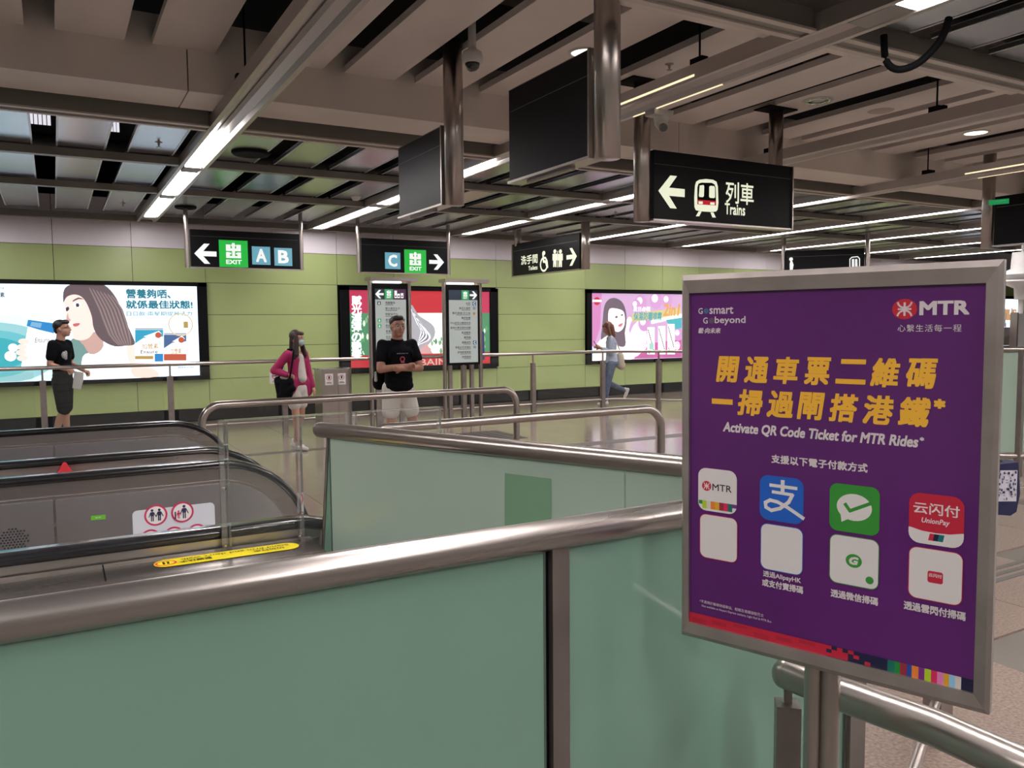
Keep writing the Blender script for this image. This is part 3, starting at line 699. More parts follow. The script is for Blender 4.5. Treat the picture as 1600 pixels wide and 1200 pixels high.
pr.text('。', (.60, .34, .63, .37), WT)
pr.pxtext('BAIN', (350+1226/4, 400+684/4), (350+1390/4, 400+640/4), INK('ad2_cream', (.85, .60, .50)), bold=.01)
pr.pxpoly([(751, 518), (756, 518), (757, 562), (751, 562)], INK('ad2_navy', (.03, .05, .15)))
pr.build('artwork', t)
# --- advert 3: pink advert
t, pl, pr = lightbox(10.40, 14.88, .755, 2.405, 'pink backlit advert with smiling woman and white tubes behind the walking woman', .12)
Z = lambda x, y: pl.px(700+x/4, 400+y/4)
PK = [INK('ad3_pink%d' % k, c) for k, c in enumerate(((.80, .50, .80), (.78, .30, .62), (.74, .16, .45), (.85, .68, .90)))]
pr.rect(.12, .06, 4.36, 1.58, PK[0]); A([(895, 230), (960, 230), (950, 450), (900, 600), (895, 600)], PK[1]); A([(1150, 560), (1460, 520), (1460, 632), (1150, 640)], PK[2]); A([(895, 560), (960, 600), (960, 655), (895, 655)], INK('ad3_blue', (.55, .68, .92)))
A([(1190, 400), (1240, 470), (1230, 580), (1140, 640), (1130, 500)], PK[3], 2)
W2 = INK('ad3_white', (.95, .92, .97)); HD = INK('ad3_hair', (.20, .15, .19)); SK3 = INK('ad3_skin', (.93, .80, .80))
A([(1130, 380), (1150, 400), (1130, 460), (1160, 560), (1165, 640), (1095, 640), (1090, 520), (1105, 430)], SK3, 2)
A([(905, 640), (925, 560), (980, 500), (1050, 490), (1085, 540), (1090, 650), (905, 655)], W2, 2)
A([(955, 520), (965, 420), (975, 320), (1000, 275), (1040, 262), (1085, 285), (1110, 340), (1115, 420), (1105, 480), (1108, 560), (1060, 560), (1010, 500), (975, 510)], HD, 3)
A([(1000, 380), (1010, 330), (1060, 330), (1098, 350), (1105, 410), (1092, 455), (1060, 475), (1025, 455), (1005, 420)], SK3, 3)
A([(1042, 380), (1056, 372), (1062, 384), (1048, 390)], HD); A([(1080, 366), (1092, 362), (1094, 372), (1082, 376)], HD); A([(1062, 432), (1092, 418), (1084, 440), (1068, 442)], INK('ad3_lips', (.75, .25, .32)), 2)
for cx, cy, r in ((1205, 290, .17), (1175, 310, .13), (1300, 275, .19), (1370, 280, .15), (1225, 420, .17), (1440, 490, .14)): pr.disc(*Z(cx, cy), r, INK('ad3_balloon', (.78, .42, .76)), r*1.1); pr.disc(*Z(cx-8, cy-10), r*.5, PK[3], r*.5)
A([(1150, 360), (1455, 325), (1455, 375), (1150, 412)], INK('ad3_yellow', (.80, .72, .30)))
A([(1270, 400), (1460, 360), (1460, 385), (1270, 425)], W2); A([(1360, 400), (1460, 385), (1460, 450), (1400, 460)], INK('ad3_teal', (.10, .55, .62)), 0)
pr.pxtext('2in1', (700+1345/4, 400+372/4), (700+1448/4, 400+300/4), INK('ad3_orange', (.90, .45, .15)), bold=.03, shear=.2)
pr.pxtext('保濕防曬噴霧', (700+1160/4, 400+402/4), (700+1335/4, 400+352/4), INK('ad3_txt', (.10, .45, .50)), bold=.02, shear=.1)
pr.pxtext('夏日必備', (700+1158/4, 400+345/4), (700+1262/4, 400+318/4), W2, bold=.02)
c0 = Z(930, 282); pr.disc(*c0, .09, INK('ad3_logo_red', (.65, .03, .06)), .09); pr.rect(c0[0]-.12, c0[1]-.02, c0[0]+.12, c0[1]+.03, W2)
for cx, y0 in ((1268, 445), (1335, 438), (1393, 425)):
    A([(cx-22, y0), (cx+22, y0), (cx+24, 615), (cx-24, 615)], W2)
    for k in range(14): pr.disc(*Z(cx+((k*37) % 34)-17, y0+20+k*11), .018, INK('ad3_dot', (.25, .18, .22)), .02)
A([(1256, 545), (1284, 545), (1284, 585), (1256, 585)], INK('ad3_mint', (.45, .80, .70)))
for cx in (1222, 1430): pr.disc(*Z(cx, 560), .09, W2, .1); pr.ring(*Z(cx, 560), .07, .02, PK[0])
pr.build('artwork', t)
# --- far advert at the right edge
a = at(1566, 466, 'Y', WY); b = at(1592, 530, 'Y', WY)
t = thing('advert_lightbox', (a.x+1, WY, b.z), 'small far backlit advert in orange and white beside the poster board frame', 'advertisement', 'backlit adverts on the green wall')
x1 = b.x; x0 = x1-3.4; G().box((x0, WY-.1, .75), (x1, WY, 2.42)).build('frame', BLACK, t)
pl = Plane((x0, WY-.105, .75), (1, 0, 0)); pr = Print(pl, .002); pr.rect(.1, .08, 3.25, 1.58, sky); pr.rect(.3, .9, 3.0, 1.25, INK('ad4_orange', (.80, .45, .22)))
for k in range(40): a_ = random.uniform(.3, 3.0); b_ = random.uniform(.5, 1.15); pr.rect(a_, b_, a_+.05, b_+random.uniform(.1, .3), random.choice([W2, INK('ad4_rust', (.70, .20, .12)), INK('ad4_grey', (.3, .3, .35))]))
pr.rect(.2, .1, .9, .3, INK('ad4_blue', (.1, .2, .5))); pr.build('artwork', t)
# ================================================================== ESCALATORS (run along X, going down to the left)
CX, CZ, RAD = .69, .53, .45
def outline(off, xs=-3.6, n=22, z_end=None):
    """handrail loop in the XZ plane, moved inwards by off"""
    r = RAD-off; p = [(xs, .98-off-1.45), (-1.25, .98-off-.0), (-1.0, .98-off), (CX, .98-off)]
    for k in range(1, n+1):
        a = PI/2-PI*k/n; p.append((CX+r*math.cos(a), CZ+r*math.sin(a)))
    return p
def body(off, y0, y1, x0=None, x1=None, zb=.0):
    p = outline(off)
    if x0 is not None:       # a flat piece cut between x0 and the newel
        q = [(x0, .98-off), (CX, .98-off)]+[a for a in p[4:] if a[1] > .14]
        q += [(q[-1][0], .12), (x0, .12)]
    elif x1 is not None:
        q = p[:3]+[(x1, .98-off), (x1, .12), (-1.0, .12), (-3.6, -1.33)]
    else:
        q = p[:4]+[a for a in p[4:] if a[1] > .06]
        q += [(q[-1][0], 0), (-1.0, 0), (-3.6, -1.45)]
    return [(x, y0, z) for x, z in q], (0, y1-y0, 0)
def balustrade(t, y, inner, top=.98):
    """y = handrail centre, inner = +1 / -1 direction of the steps"""
    path = [(x, y, z-.018) for x, z in outline(0)]+[(CX-.12, y, CZ-RAD-.018+.0)]
    hr = [(-.045, 0), (-.044, .010), (-.034, .018), (.034, .018), (.044, .010), (.045, 0), (.040, -.014), (.026, -.02), (-.026, -.02), (-.040, -.014)]
    G().sweep(path, hr, up=(0, 1, 0) if 0 else (0, 1, 0)).build('handrail', RUBBER, t) if False else None
    g = G(); n = len(path); vs = []
    for i, p in enumerate(path):
        a = Vector(path[max(i-1, 0)]); b = Vector(path[min(i+1, n-1)]); tg = (b-a).normalized(); up = Vector((-tg.z, 0, tg.x))
        if i == 0: up = Vector((-.5, 0, .86))
        vs += [Vector(p)+Vector((0, s, 0))+up*q for s, q in hr]
    m = len(hr); g.add(vs, [(i*m+j, i*m+(j+1) % m, (i+1)*m+(j+1) % m, (i+1)*m+j) for i in range(n-1) for j in range(m)], True)
    g.add(vs[:m], [tuple(range(m))]); g.add(vs[-m:], [tuple(reversed(range(m)))]); g.build('handrail', RUBBER, t)
    v, e = body(.028, y-.028, y+.028); G().prism(v, e).build('rim', STEELX, t)
    ya = y+inner*.028; yb = y+inner*.040
    v, e = body(.098, min(ya, yb), max(ya, yb)); G().prism(v, e).build('inner_moulding', STEELX, t)
    yb2 = y+inner*.048
    v, e = body(.112, min(ya, yb2), max(ya, yb2), x0=-.026); G().prism(v, e).build('inner_panel', PANELM, t)
    v, e = body(.112, min(ya, yb2), max(ya, yb2), x1=-.036); G().prism(v, e).build('inner_panel', PANELM, t)
def escalator(yf, yn, lab):
    t = thing('escalator', (0, (yf+yn)/2, 0), lab, 'escalator', 'escalators going down on the left')
    balustrade(t, yf, -1); balustrade(t, yn, 1)
    ya, yb = yn+.09, yf-.09
    G().box((.25, ya, -.02), (2.0, yb, .006)).build('floor_plate', STEELX, t)
    G().box((.12, ya, .006), (.26, yb, .016)).build('comb_plate', mat('comb_yellow', (.45, .36, .05), .4), t)
    for k in range(7):
        z = 0 if k < 3 else -.2*(k-2); g = G()
        x1 = .12-.4*k
        g.box((x1-.4, ya, z-.18), (x1-.006, yb, z-.004))
        for q in range(26): yy = ya+(yb-ya)*q/26; g.box((x1-.4, yy, z-.005), (x1-.006, yy+(yb-ya)/52, z+.004))
        g.build('step', STEELD, t)
    for y, s in ((yf, -1), (yn, 1)):
        G().box((-2.2, min(y+s*.05, y+s*.09), -.2), (.95, max(y+s*.05, y+s*.09), .13)).build('skirt', STEELD, t)
    return t
e1 = escalator(6.25, 4.79, 'far escalator going down, its handrails in front of the green wall and curved rail')
e2 = escalator(4.26, 2.83, 'near escalator going down, with white notice and green label on its side panel')
# deck between the two, and outer deck of the near one
G().box((-2.5, 4.33, .70), (.80, 4.72, .865)).build('deck', STEELX, e2)
G().prism([(-2.6, 2.79, .915), (-2.6, 2.79, .85), (-2.6, 2.50, .2), (-2.6, 2.44, .2), (-2.6, 2.44, .86), (-2.6, 2.50, .90), (-2.6, 2.60, .912)], (3.35, 0, 0)).build('deck', STEELX, e2)
G().box((-2.6, 2.425, 0), (.75, 2.44, .86)).build('outer_cladding', STEELD, e2)
G().box((.10, 2.61, .9135), (.104, 2.78, .9165)).build('deck_joint', BLACKM, e2)
G().prism([(-2.6, 6.33, .86), (-2.6, 6.29, .93), (-2.6, 6.75, .80), (-2.6, 6.75, .0), (-2.6, 6.33, .0)], (3.2, 0, 0)).build('deck', STEELX, e1)
# yellow strip sign on the outer deck, read from the other side
pl = Plane((.69, 2.70, .914), (-1, 0, 0), (0, -1, 0)); pr = Print(pl, .0008)
YEL = flat('yellow', (.75, .62, .02)); BK = flat('black', (.012, .012, .012)); INKR = flat('red', (.60, .02, .03)); WI = flat('white', (.72, .70, .70))
L = .45; pr.rect(-.0, -.044, L, .044, YEL, r=.043)
pr.disc(.415, 0, .032, INKR, .03); pr.disc(.415, 0, .025, YEL, .023)
pr.rect(.405, -.014, .412, .014, BK); pr.rect(.418, -.014, .425, .014, BK)
pr.text('緊握扶手', (.28, -.002, .375, .022), BK, bold=.02); pr.text('切勿行走', (.05, -.002, .15, .022), BK, bold=.02)
pr.text("Stand firm and don't walk", (.03, -.026, .37, -.008), BK, bold=.015); pr.build('yellow_notice', e2)
# white rounded notice with prohibition circles on the far inner panel
pl = Plane((.29, 4.26-.0485, .40), (1, 0, 0)); pr = Print(pl, .0006)
NB = flat('notice_white', (.58, .60, .66)); MAG = flat('magenta_red', (.48, .03, .10)); NV = flat('navy', (.02, .02, .07))
a = pl.px(199, 800); b = pl.px(328, 780); W_ = b[0]-a[0]
pr.rect(0, .05, W_, .378, NB, r=.022)
def fig(x, y, s, m=NV):
    pr.disc(x, y+s*.40, s*.10, m); pr.rect(x-s*.13, y-s*.05, x+s*.13, y+s*.28, m, r=s*.05); pr.rect(x-s*.10, y-s*.45, x-s*.02, y, m); pr.rect(x+s*.02, y-s*.45, x+s*.10, y, m)
    pr.line([(x-s*.12, y+s*.22), (x-s*.24, y-s*.1)], s*.06, m); pr.line([(x+s*.12, y+s*.22), (x+s*.26, y-s*.1)], s*.06, m)
ccs = [pl.px(243.5, 805), pl.px(285, 800)]
for i, c0 in enumerate(ccs):
    pr.disc(*c0, .052, MAG); pr.disc(*c0, .043, WI)
    if i == 0: fig(c0[0]-.016, c0[1], .062); fig(c0[0]+.016, c0[1], .062)
    else: fig(c0[0]+.008, c0[1], .070); fig(c0[0]-.018, c0[1]-.010, .042, MAG); pr.rect(c0[0]-.036, c0[1]-.03, c0[0]-.030, c0[1]+.006, NV)
for x in (.075, .18, .285):
    pr.disc(x, ccs[0][1]-.112, .047, MAG); pr.disc(x, ccs[0][1]-.112, .038, WI); fig(x, ccs[0][1]-.112, .055)
pr.build('white_notice', e2)
pl = Plane((0, 4.26-.0485, .7), (1, 0, 0)); pr = Print(pl, .0006); pr.pxpoly([(142, 806), (165, 804), (165, 811), (142, 813)], flat('green_label', (.12, .42, .03))); pr.pxtext('急停', (149, 810), (158, 807), WI)
g = Print(pl, .0006)
for i in range(9):
    for j in range(9):
        a = Z = (-.31+i*.013+(j % 2)*.006, .02+j*.012)
        if (i-4)**2+(j-4)**2 < 20: g.disc(a[0]+.06, a[1]-.06, .0035, BK, n=8)
pr.build('green_label', e2); g.build('speaker_holes', e2)
# red pyramid stop and small bracket on the deck between
G().add([(-.06, 4.44, .866), (.10, 4.44, .866), (.10, 4.62, .866), (-.06, 4.62, .866), (.015, 4.53, .992), (.025, 4.53, .992)],
        [(0, 3, 2, 1), (0, 1, 5, 4), (1, 2, 5), (2, 3, 4, 5), (3, 0, 4)]).build('warning_wedge', RED, None, label='small red plastic wedge standing on the deck between the escalators', cat='wedge')
G().box((.46, 4.50, .866), (.56, 4.56, .90)).box((.50, 4.5, .90), (.52, 4.56, .915)).build('deck_bracket', STEELD, e2)

# clear acrylic screens on the outer deck
t = thing('acrylic_screen', (.8, 2.76, .9), 'clear acrylic screen standing on the near escalator deck, left of the frosted barrier', 'screen')
for x0, x1 in ((.455, .895), (.905, 1.25)):
    p = G().box((x0, 2.762, .914), (x1, 2.774, 1.345)).build('pane', ACRYL, t)
    G().box((x0, 2.757, .914), (x0+.018, 2.779, 1.347)).box((x1-.012, 2.759, .914), (x1, 2.777, 1.347)).box((x0, 2.760, 1.341), (x1, 2.776, 1.347)).build('edge', ACEDGE, p)
G().box((.71, 2.752, .914), (.725, 2.784, 1.343)).build('fin', ACEDGE, t)
G().box((.477, 2.752, .914), (.483, 2.784, 1.335)).build('fin', ACEDGE, t)
for x in (.465, .71, .89, .92, 1.23):
    for z in ((.93, 1.12, 1.33) if x < .6 else (.93,)): G().lathe((x, 2.755, z), [(.004, -.004), (.007, -.003), (.007, .004)], 8).build('screw', STEEL, t)
G().box((1.20, 2.755, 0), (1.225, 2.779, .914)).build('support', STEELD, t)

# ================================================================== GLASS BARRIERS
def rail_pipe(t, path, r=.025, name='handrail', m=STEEL, caps=True):
    G().tube(path, r, 20).build(name, m, t)
RZ = 1.292
t = thing('glass_barrier', (0, 1.15, 0), 'nearest frosted green glass barrier with thick steel top rail across the foreground', 'barrier', 'frosted glass barriers')
G().tube([(-2.6, 1.15, RZ), (.0, 1.15, RZ), (1.50, 1.15, RZ)], .0265, 28).build('handrail', STEELX, t)
G().ell((1.50, 1.15, RZ), (.02, .0262, .0262), 16).build('end_cap', STEEL, t)
for x0, x1 in ((-2.3, -.66), (-.655, .706), (.752, 1.474)):
    p = G().box((x0, 1.143, .02), (x1, 1.155, RZ-.022)).build('glass_panel', FROST, t)
    G().box((x1-.004, 1.1425, .02), (x1+.0005, 1.1555, RZ-.022)).build('glass_edge', FROSTD, p)
g = G().box((.7065, 1.150, 0), (.716, 1.165, RZ-.02)); g.build('gasket', BLACKM, t)
G().box((.716, 1.135, 0), (.750, 1.172, RZ-.015)).build('post', STEELD, t)
G().box((1.480, 1.13, 0), (1.530, 1.18, RZ-.01)).build('post', STEELD, t)
G().box((1.474, 1.138, 0), (1.480, 1.16, RZ-.02)).build('edge_channel', STEEL, t)
G().box((-.66, 1.158, 0), (-.62, 1.175, RZ-.02)).build('post', STEELD, t)
G().box((-2.6, 1.12, 0), (1.53, 1.18, .05)).build('base_channel', STEELD, t)

P0 = Vector((.80, 2.74, RZ)); P1 = Vector((1.53, 1.185, RZ)); D = (P1-P0).normalized(); N = Vector((-D.y, D.x, 0))
t = thing('glass_barrier', (P0.x, P0.y, 0), 'slanting frosted glass barrier with steel rail in front of the walkway', 'barrier', 'frosted glass barriers')
G().tube([P0-D*.02, P0+D*.3, P1-D*.05], .0265, 28).build('handrail', STEELD if 0 else STEEL, t)
G().ell(P0-D*.02, (.0262, .0262, .0262), 16).build('end_cap', STEEL, t)
def slab(t, a, b, z0, z1, th, m, name, parent=None):
    a = Vector(a); b = Vector(b); d = (b-a).normalized(); n = Vector((-d.y, d.x, 0))
    return G().obox(((a.x+b.x)/2, (a.y+b.y)/2, (z0+z1)/2), d, n, (0, 0, 1), (b-a).length/2, th/2, (z1-z0)/2).build(name, m, parent or t)
p = slab(t, P0+D*.035, P0+D*1.16, .02, RZ-.022, .012, FROST2, 'glass_panel'); slab(t, P0+D*1.165, P1-D*.06, .02, RZ-.022, .012, FROST2, 'glass_panel')
slab(t, P0+D*.029, P0+D*.035, .02, RZ-.022, .014, FROSTD, 'gasket')
q0 = P0+D*.030-Vector((0, 0, .025)); 
G().prism([q0, q0-D*.012, Vector((q0.x, q0.y, 0))-D*.14-Vector((.0, 0, 0)), Vector((q0.x, q0.y, 0))], N*.012).build('end_plate', FROST, t)
G().sweep([q0-D*.013, Vector((q0.x, q0.y, 0))-D*.142], [(-.003, -.008), (.003, -.008), (.003, .008), (-.003, .008)], up=(0, 1, 0)).build('end_trim', STEELD, t)
G().obox((1.49, 1.265, .6), D, N, (0, 0, 1), .02, .02, .6).build('post', STEELD, t)
pl = Plane(P0-N*.0065*(1 if (-N).dot(EYE-P0) > 0 else -1), D); pr = Print(pl, .001); 
pr.pxpoly([(789, 739), (862, 748), (862, 840), (789, 840)], GPATCH); pr.build('green_patch', t)

# ================================================================== LOW RAIL AND POSTER BOARD AT RIGHT
t = thing('low_railing', (1.18, 1.0, 0), 'thick steel handrail on a square post under the poster board, leading to the bottom right', 'railing')
G().tube([(1.158, 1.02, 1.0), (1.170, .93, 1.0), (1.202, .757, 1.0), (1.203, .62, 1.0), (1.21, .2, 1.0), (1.22, -.8, 1.0)], .0295, 28).build('handrail', STEEL, t)
G().ell((1.157, 1.025, 1.0), (.029, .022, .029), 16).build('end_cap', STEEL, t)
c = at(1231, 1098, 'Z', .93)
G().obox((c.x, c.y, .465), (.75, -.66, 0), (.66, .75, 0), (0, 0, 1), .022, .022, .465).build('post', STEELD, t)
G().obox((c.x, c.y, .957), (.75, -.66, 0), (.66, .75, 0), (0, 0, 1), .007, .007, .035).build('stem', STEELD, t)
G().obox((1.22, -.6, .5), (1, 0, 0), (0, 1, 0), (0, 0, 1), .022, .022, .49).build('post', STEELD, t)

BO = Vector((.9398, 1.0631, 1.1056)); BA = -1.2085; BW, BH = .4713, .625
bu = Vector((math.cos(BA), math.sin(BA), 0)); bv = Vector((-math.sin(BA)*-.0122, math.cos(BA)*-.0122, 1)).normalized()
pl = Plane(BO, bu, bv); n = pl.n
t = thing('poster_stand', BO+bu*.2-Vector((0, 0, 1.1)), 'purple ticket poster in a wide steel snap frame on a pole in the foreground', 'poster stand')
FW = .0235
def fbar(pts):
    f = [pl.P(a, b, d) for a, b, d in pts]; return f
ins = [(FW*.62, FW), (BW-FW*.9, FW), (BW-FW*.9, BH-FW*1.25), (FW*.62, BH-FW*1.25)]
ins = [(.0138, .0255), (.4512, .0255), (.4512, .5945), (.0138, .5945)]
outr = [(0, 0), (BW, 0), (BW, BH), (0, BH)]
for i in range(4):
    j = (i+1) % 4; a, b, c2, d2 = outr[i], outr[j], ins[j], ins[i]
    mid = lambda p, q, s: (p[0]+(q[0]-p[0])*s, p[1]+(q[1]-p[1])*s)
    g = G(); o1 = [pl.P(*a, -.008), pl.P(*b, -.008), pl.P(*b, .004), pl.P(*a, .004)]
    m1, m2 = mid(a, d2, .3), mid(b, c2, .3)
    vs = [pl.P(*a, -.012), pl.P(*b, -.012), pl.P(*a, .003), pl.P(*b, .003), pl.P(*m1, .0075), pl.P(*m2, .0075), pl.P(*d2, .0055), pl.P(*c2, .0055), pl.P(*d2, -.004), pl.P(*c2, -.004)]
    g.add(vs, [(0, 1, 3, 2), (2, 3, 5, 4), (4, 5, 7, 6), (6, 7, 9, 8), (8, 9, 1, 0), (0, 2, 4, 6, 8), (1, 9, 7, 5, 3)])
    g.build('frame_bar', mat('snap_frame_steel', (.44, .39, .37), .36, .85, noise=.12, nscale=16), t)
g = G(); vs = [pl.P(x, y, d) for d in (-.014, -.004) for x, y in ((.004, .004), (BW-.004, .004), (BW-.004, BH-.004), (.004, BH-.004))]
g.add(vs, [(0, 3, 2, 1), (4, 5, 6, 7), (0, 1, 5, 4), (1, 2, 6, 5), (2, 3, 7, 6), (3, 0, 4, 7)]); g.build('backing_board', GREYP, t)
PUR = mat('poster_purple', (.095, .012, .135), .22, coat=.25, noise=.12, nscale=3)
sheet = G().add([pl.P(*q, 0) for q in ((.012, .024), (.453, .024), (.453, .596), (.012, .596))], [(0, 1, 2, 3)])
sheet = sheet.build('poster_sheet', PUR, t)
pr = Print(pl, .0003); pr.step = .000008
YO = flat('poster_yellow', (.80, .42, .035)); PW = flat('poster_white', (.62, .55, .58)); PW2 = flat('tile_white', (.66, .62, .62)); PRED = flat('mtr_red', (.50, .01, .025)); PR2 = flat('poster_red', (.48, .012, .04)); NVY = flat('poster_navy', (.008, .008, .045)); ABLU = flat('pay_blue', (.01, .10, .48)); WGR = flat('pay_green', (.03, .25, .03)); BK = flat('black', (.012, .012, .012))
cols = [flat('strip%d' % i, c) for i, c in enumerate(((.0, .14, .10), (.01, .22, .04), (.30, .02, .04), (.02, .06, .32), (.75, .22, .03), (.18, .02, .22), (.40, .55, .02), (.60, .02, .10), (.70, .20, .45), (.65, .35, .03), (.25, .50, .75), (.60, .55, .52)))]
pr.text('G', (.0287, .5595, .0365, .5690), PW, bold=.01); pr.disc(.0430, .5640, .0045, flat('teal_o', (.03, .10, .20))); pr.text('smart', (.0490, .5592, .0905, .5700), PW, bold=.015)
pr.text('G', (.0375, .5433, .0455, .5532), PW, bold=.01); pr.disc(.0525, .5480, .0048, flat('grey_o', (.06, .04, .07))); pr.text('beyond', (.0585, .5405, .1115, .5545), PW, bold=.015)
pr.text('載·向未來', (.0286, .5270, .0690, .5360), PW, bold=.02, shear=.2)
def roundel(cx, cy, R, red, wh, ry=None):
    ry = ry or R; pr.disc(cx, cy, R, red, ry); k = R*1.0
    wd = R*.15
    pr.line([(cx, cy-ry*.60), (cx, cy+ry*.60)], wd*1.15, wh); pr.line([(cx-k*.50, cy), (cx+k*.50, cy)], wd, wh)
    for sgn in (1, -1):
        arc = [(cx+k*.56*math.sin(math.radians(a)), cy+sgn*(ry*.74-ry*.60*math.cos(math.radians(a)))) for a in range(-80, 81, 16)]
        pr.line(arc, wd, wh)
roundel(.3495, .5615, .0165, PRED, PW, .0145)
pr.text('MTR', (.3700, .5535, .4305, .5712), PW, bold=.035)
pr.text('心繫生活每一程', (.3410, .5293, .4225, .5395), PW, sp=1.15)
for k_, ch in enumerate('開通車票二維碼'): x = .0625+k_*.0487; pr.text(ch, (x, .4480+k_*.0004, x+.0385, .4880+k_*.0004) if ch != '二' else (x-.001, .4530, x+.040, .4870), YO, bold=.032, shear=.15, res=3)
pr.text('一', (.0545, .4110, .0900, .4170), YO, bold=.02)
for k_, ch in enumerate('掃過閘搭港鐵'): x = .1005+k_*.0490; pr.text(ch, (x, .3950, x+.0400, .4350), YO, bold=.032, shear=.15, res=3)
pr.text('*', (.3920, .4225, .4040, .4345), YO, bold=.04)
pr.text('Activate QR Code Ticket for MTR Rides', (.0745, .3620, .3715, .3800), PW, bold=.03, shear=.2, res=3); pr.text('*', (.3740, .3745, .3790, .3795), PW, bold=.03)
pr.text('支援以下電子付款方式', (.1575, .3205, .3035, .3335), PW, bold=.03, sp=1.08)
# app tiles
y0, y1 = .2265, .2995
X = [(.0295, .0990), (.1385, .2095), (.2495, .3220), (.3620, .4330)]
x0, x1 = X[0]; pr.rect(x0, y0, x1, y1, PW2, r=.014)
for k_ in range(9): a = x0+(x1-x0)*k_/9; pr.rect(max(a, x0+.001), y0+.0016+(.009 if k_ in (0, 8) else .002), a+(x1-x0)/9, y0+.017, cols[(k_*5+1) % 12])
roundel(x0+.0155, (y0+y1)/2+.006, .0085, PRED, PW2); pr.text('MTR', (x0+.0262, .2630, x0+.0605, .2740), BK, bold=.01)
x0, x1 = X[1]; pr.rect(x0, y0, x1, y1, ABLU, r=.014); cx = (x0+x1)/2+.002
pr.line([(cx-.020, .2840), (cx+.022, .2835)], .0052, PW2); pr.line([(cx, .2925), (cx, .2730)], .0062, PW2); pr.line([(cx-.016, .2735), (cx+.016, .2725)], .005, PW2)
pr.line([(cx+.016, .2725), (cx+.010, .2600), (cx-.004, .2480), (cx-.018, .2430), (cx-.027, .2470), (cx-.028, .2545), (cx-.020, .2595), (cx-.008, .2580), (cx+.008, .2515), (cx+.020, .2450), (x1, .2375)], .0056, PW2)
x0, x1 = X[2]; pr.rect(x0, y0, x1, y1, WGR, r=.012); cx = (x0+x1)/2; pr.disc(cx, .2655, .0255, PW2, .0205); pr.poly([(cx-.020, .2560), (cx-.008, .2470), (cx-.018, .2410)], PW2)
pr.line([(cx-.013, .2690), (cx-.006, .2595), (cx+.027, .2765)], .0052, WGR)
x0, x1 = X[3]; pr.rect(x0, y0, x1, y1, PW2, r=.015); pr.rect(x0, y0+.022, x1, y1, PR2, r=.015, corners=(1, 1, 0, 0)); pr.poly([(x0, y0+.0225), (x0+.018, y0+.0185), (x0+.036, y0+.0175), (x0+.054, y0+.0185), (x1, y0+.0225)], PR2)
pr.ring
pr.text('云闪付', (x0+.006, .2700, x1-.006, .2860), PW2, bold=.015); pr.text('UnionPay', (x0+.017, .2550, x0+.053, .2645), PW2, bold=.015, shear=.2)
for k_, c_ in enumerate((PR2, NVY, flat('union_teal', (.0, .14, .16)))): pr.poly([(x0+.026+k_*.006, .2325), (x0+.033+k_*.006, .2325), (x0+.035+k_*.006, .2425), (x0+.028+k_*.006, .2425)], c_)
# code tiles: the codes themselves are left out, plain tiles remain
for (x0, x1), c_ in zip([(.0326, .1010), (.1405, .2098), (.2506, .3228), (.3630, .4335)], (PR2, ABLU, WGR, PR2)):
    pr.rect(x0, .1445, x1, .2208, c_, r=.0115); pr.rect(x0+.0011, .1456, x1-.0011, .2197, PW2, r=.0105)
cx = .2867; pr.disc(cx, .1835, .0118, WGR, .0105); pr.text('G', (cx-.006, .1782, cx+.006, .1890), PW2, bold=.05, shear=.2)
pr.disc(.3100, .1580, .0058, WGR)
pr.rect(.3885, .1715, .4085, .1885, PR2, r=.003); pr.text('云闪付', (.3900, .1800, .4070, .1850), PW2, bold=.02)
pr.text('透過AlipayHK', (.1455, .1310, .2070, .1420), PW, bold=.02); pr.text('或支付寶掃碼', (.1443, .1165, .2105, .1280), PW, bold=.03)
pr.text('透過微信掃碼', (.2538, .1218, .3222, .1335), PW, bold=.03); pr.text('透過雲閃付掃碼', (.3584, .1255, .4380, .1375), PW, bold=.03)
pr.text('*不適用於機場快綫車站、輕鐵及港鐵接駁巴士', (.0330, .0640, .1470, .0695), PW); pr.text('Not available at Airport Express stations, Light Rail & MTR Bus.', (.0371, .0565, .1610, .0612), PW)
# bottom band
pr.rect(.0138, .0255, .2480, .0435, PR2)
for k_ in range(6): pr.rect(.02+k_*.037, .0262+(k_ % 3)*.005, .045+k_*.037, .035+(k_ % 3)*.003, flat('poster_red_dark', (.36, .01, .03)))
pr.rect(.2480, .0255, .3380, .0435, NVY)
for k_, (i, j) in enumerate(((0, 0), (1, 1), (2, 0), (3, 1), (4, 2), (0, 2), (2, 2), (3, 0), (5, 1), (7, 0), (1, 0), (2, 1))): pr.rect(.248+i*.0082, .0262+j*.0057, .2562+i*.0082, .0319+j*.0057, PR2)
ws = [.3379, .3475, .3550, .3640, .3710, .3800, .3880, .3965, .4045, .4130, .4200, .4275, .4352]
for k_ in range(12): pr.rect(ws[k_], .0255, ws[k_+1], .0435, cols[k_])
pr.rect(.4352, .0255, .4512, .0435, NVY)
pr.build('poster_print', sheet)
pp = pl.P(pl.px(1279, 1062)[0], 0, -.024)
G().tube([(pp.x-.014, pp.y+.010, 0), (pp.x-.014, pp.y+.010, 1.125)], .0125, 20).tube([(pp.x+.009, pp.y-.004, 0), (pp.x+.009, pp.y-.004, 1.12)], .0165, 24).build('pole', STEEL, t)
G().lathe((pp.x, pp.y, 0), [(.18, 0), (.18, .01), (.03, .02)], 28).build('base', STEELD, t)
b2 = pl.P(.40, .012, -.016); G().obox(b2, bu, n, (0, 0, 1), .03, .006, .014).build('frame_clip', STEELD, t)

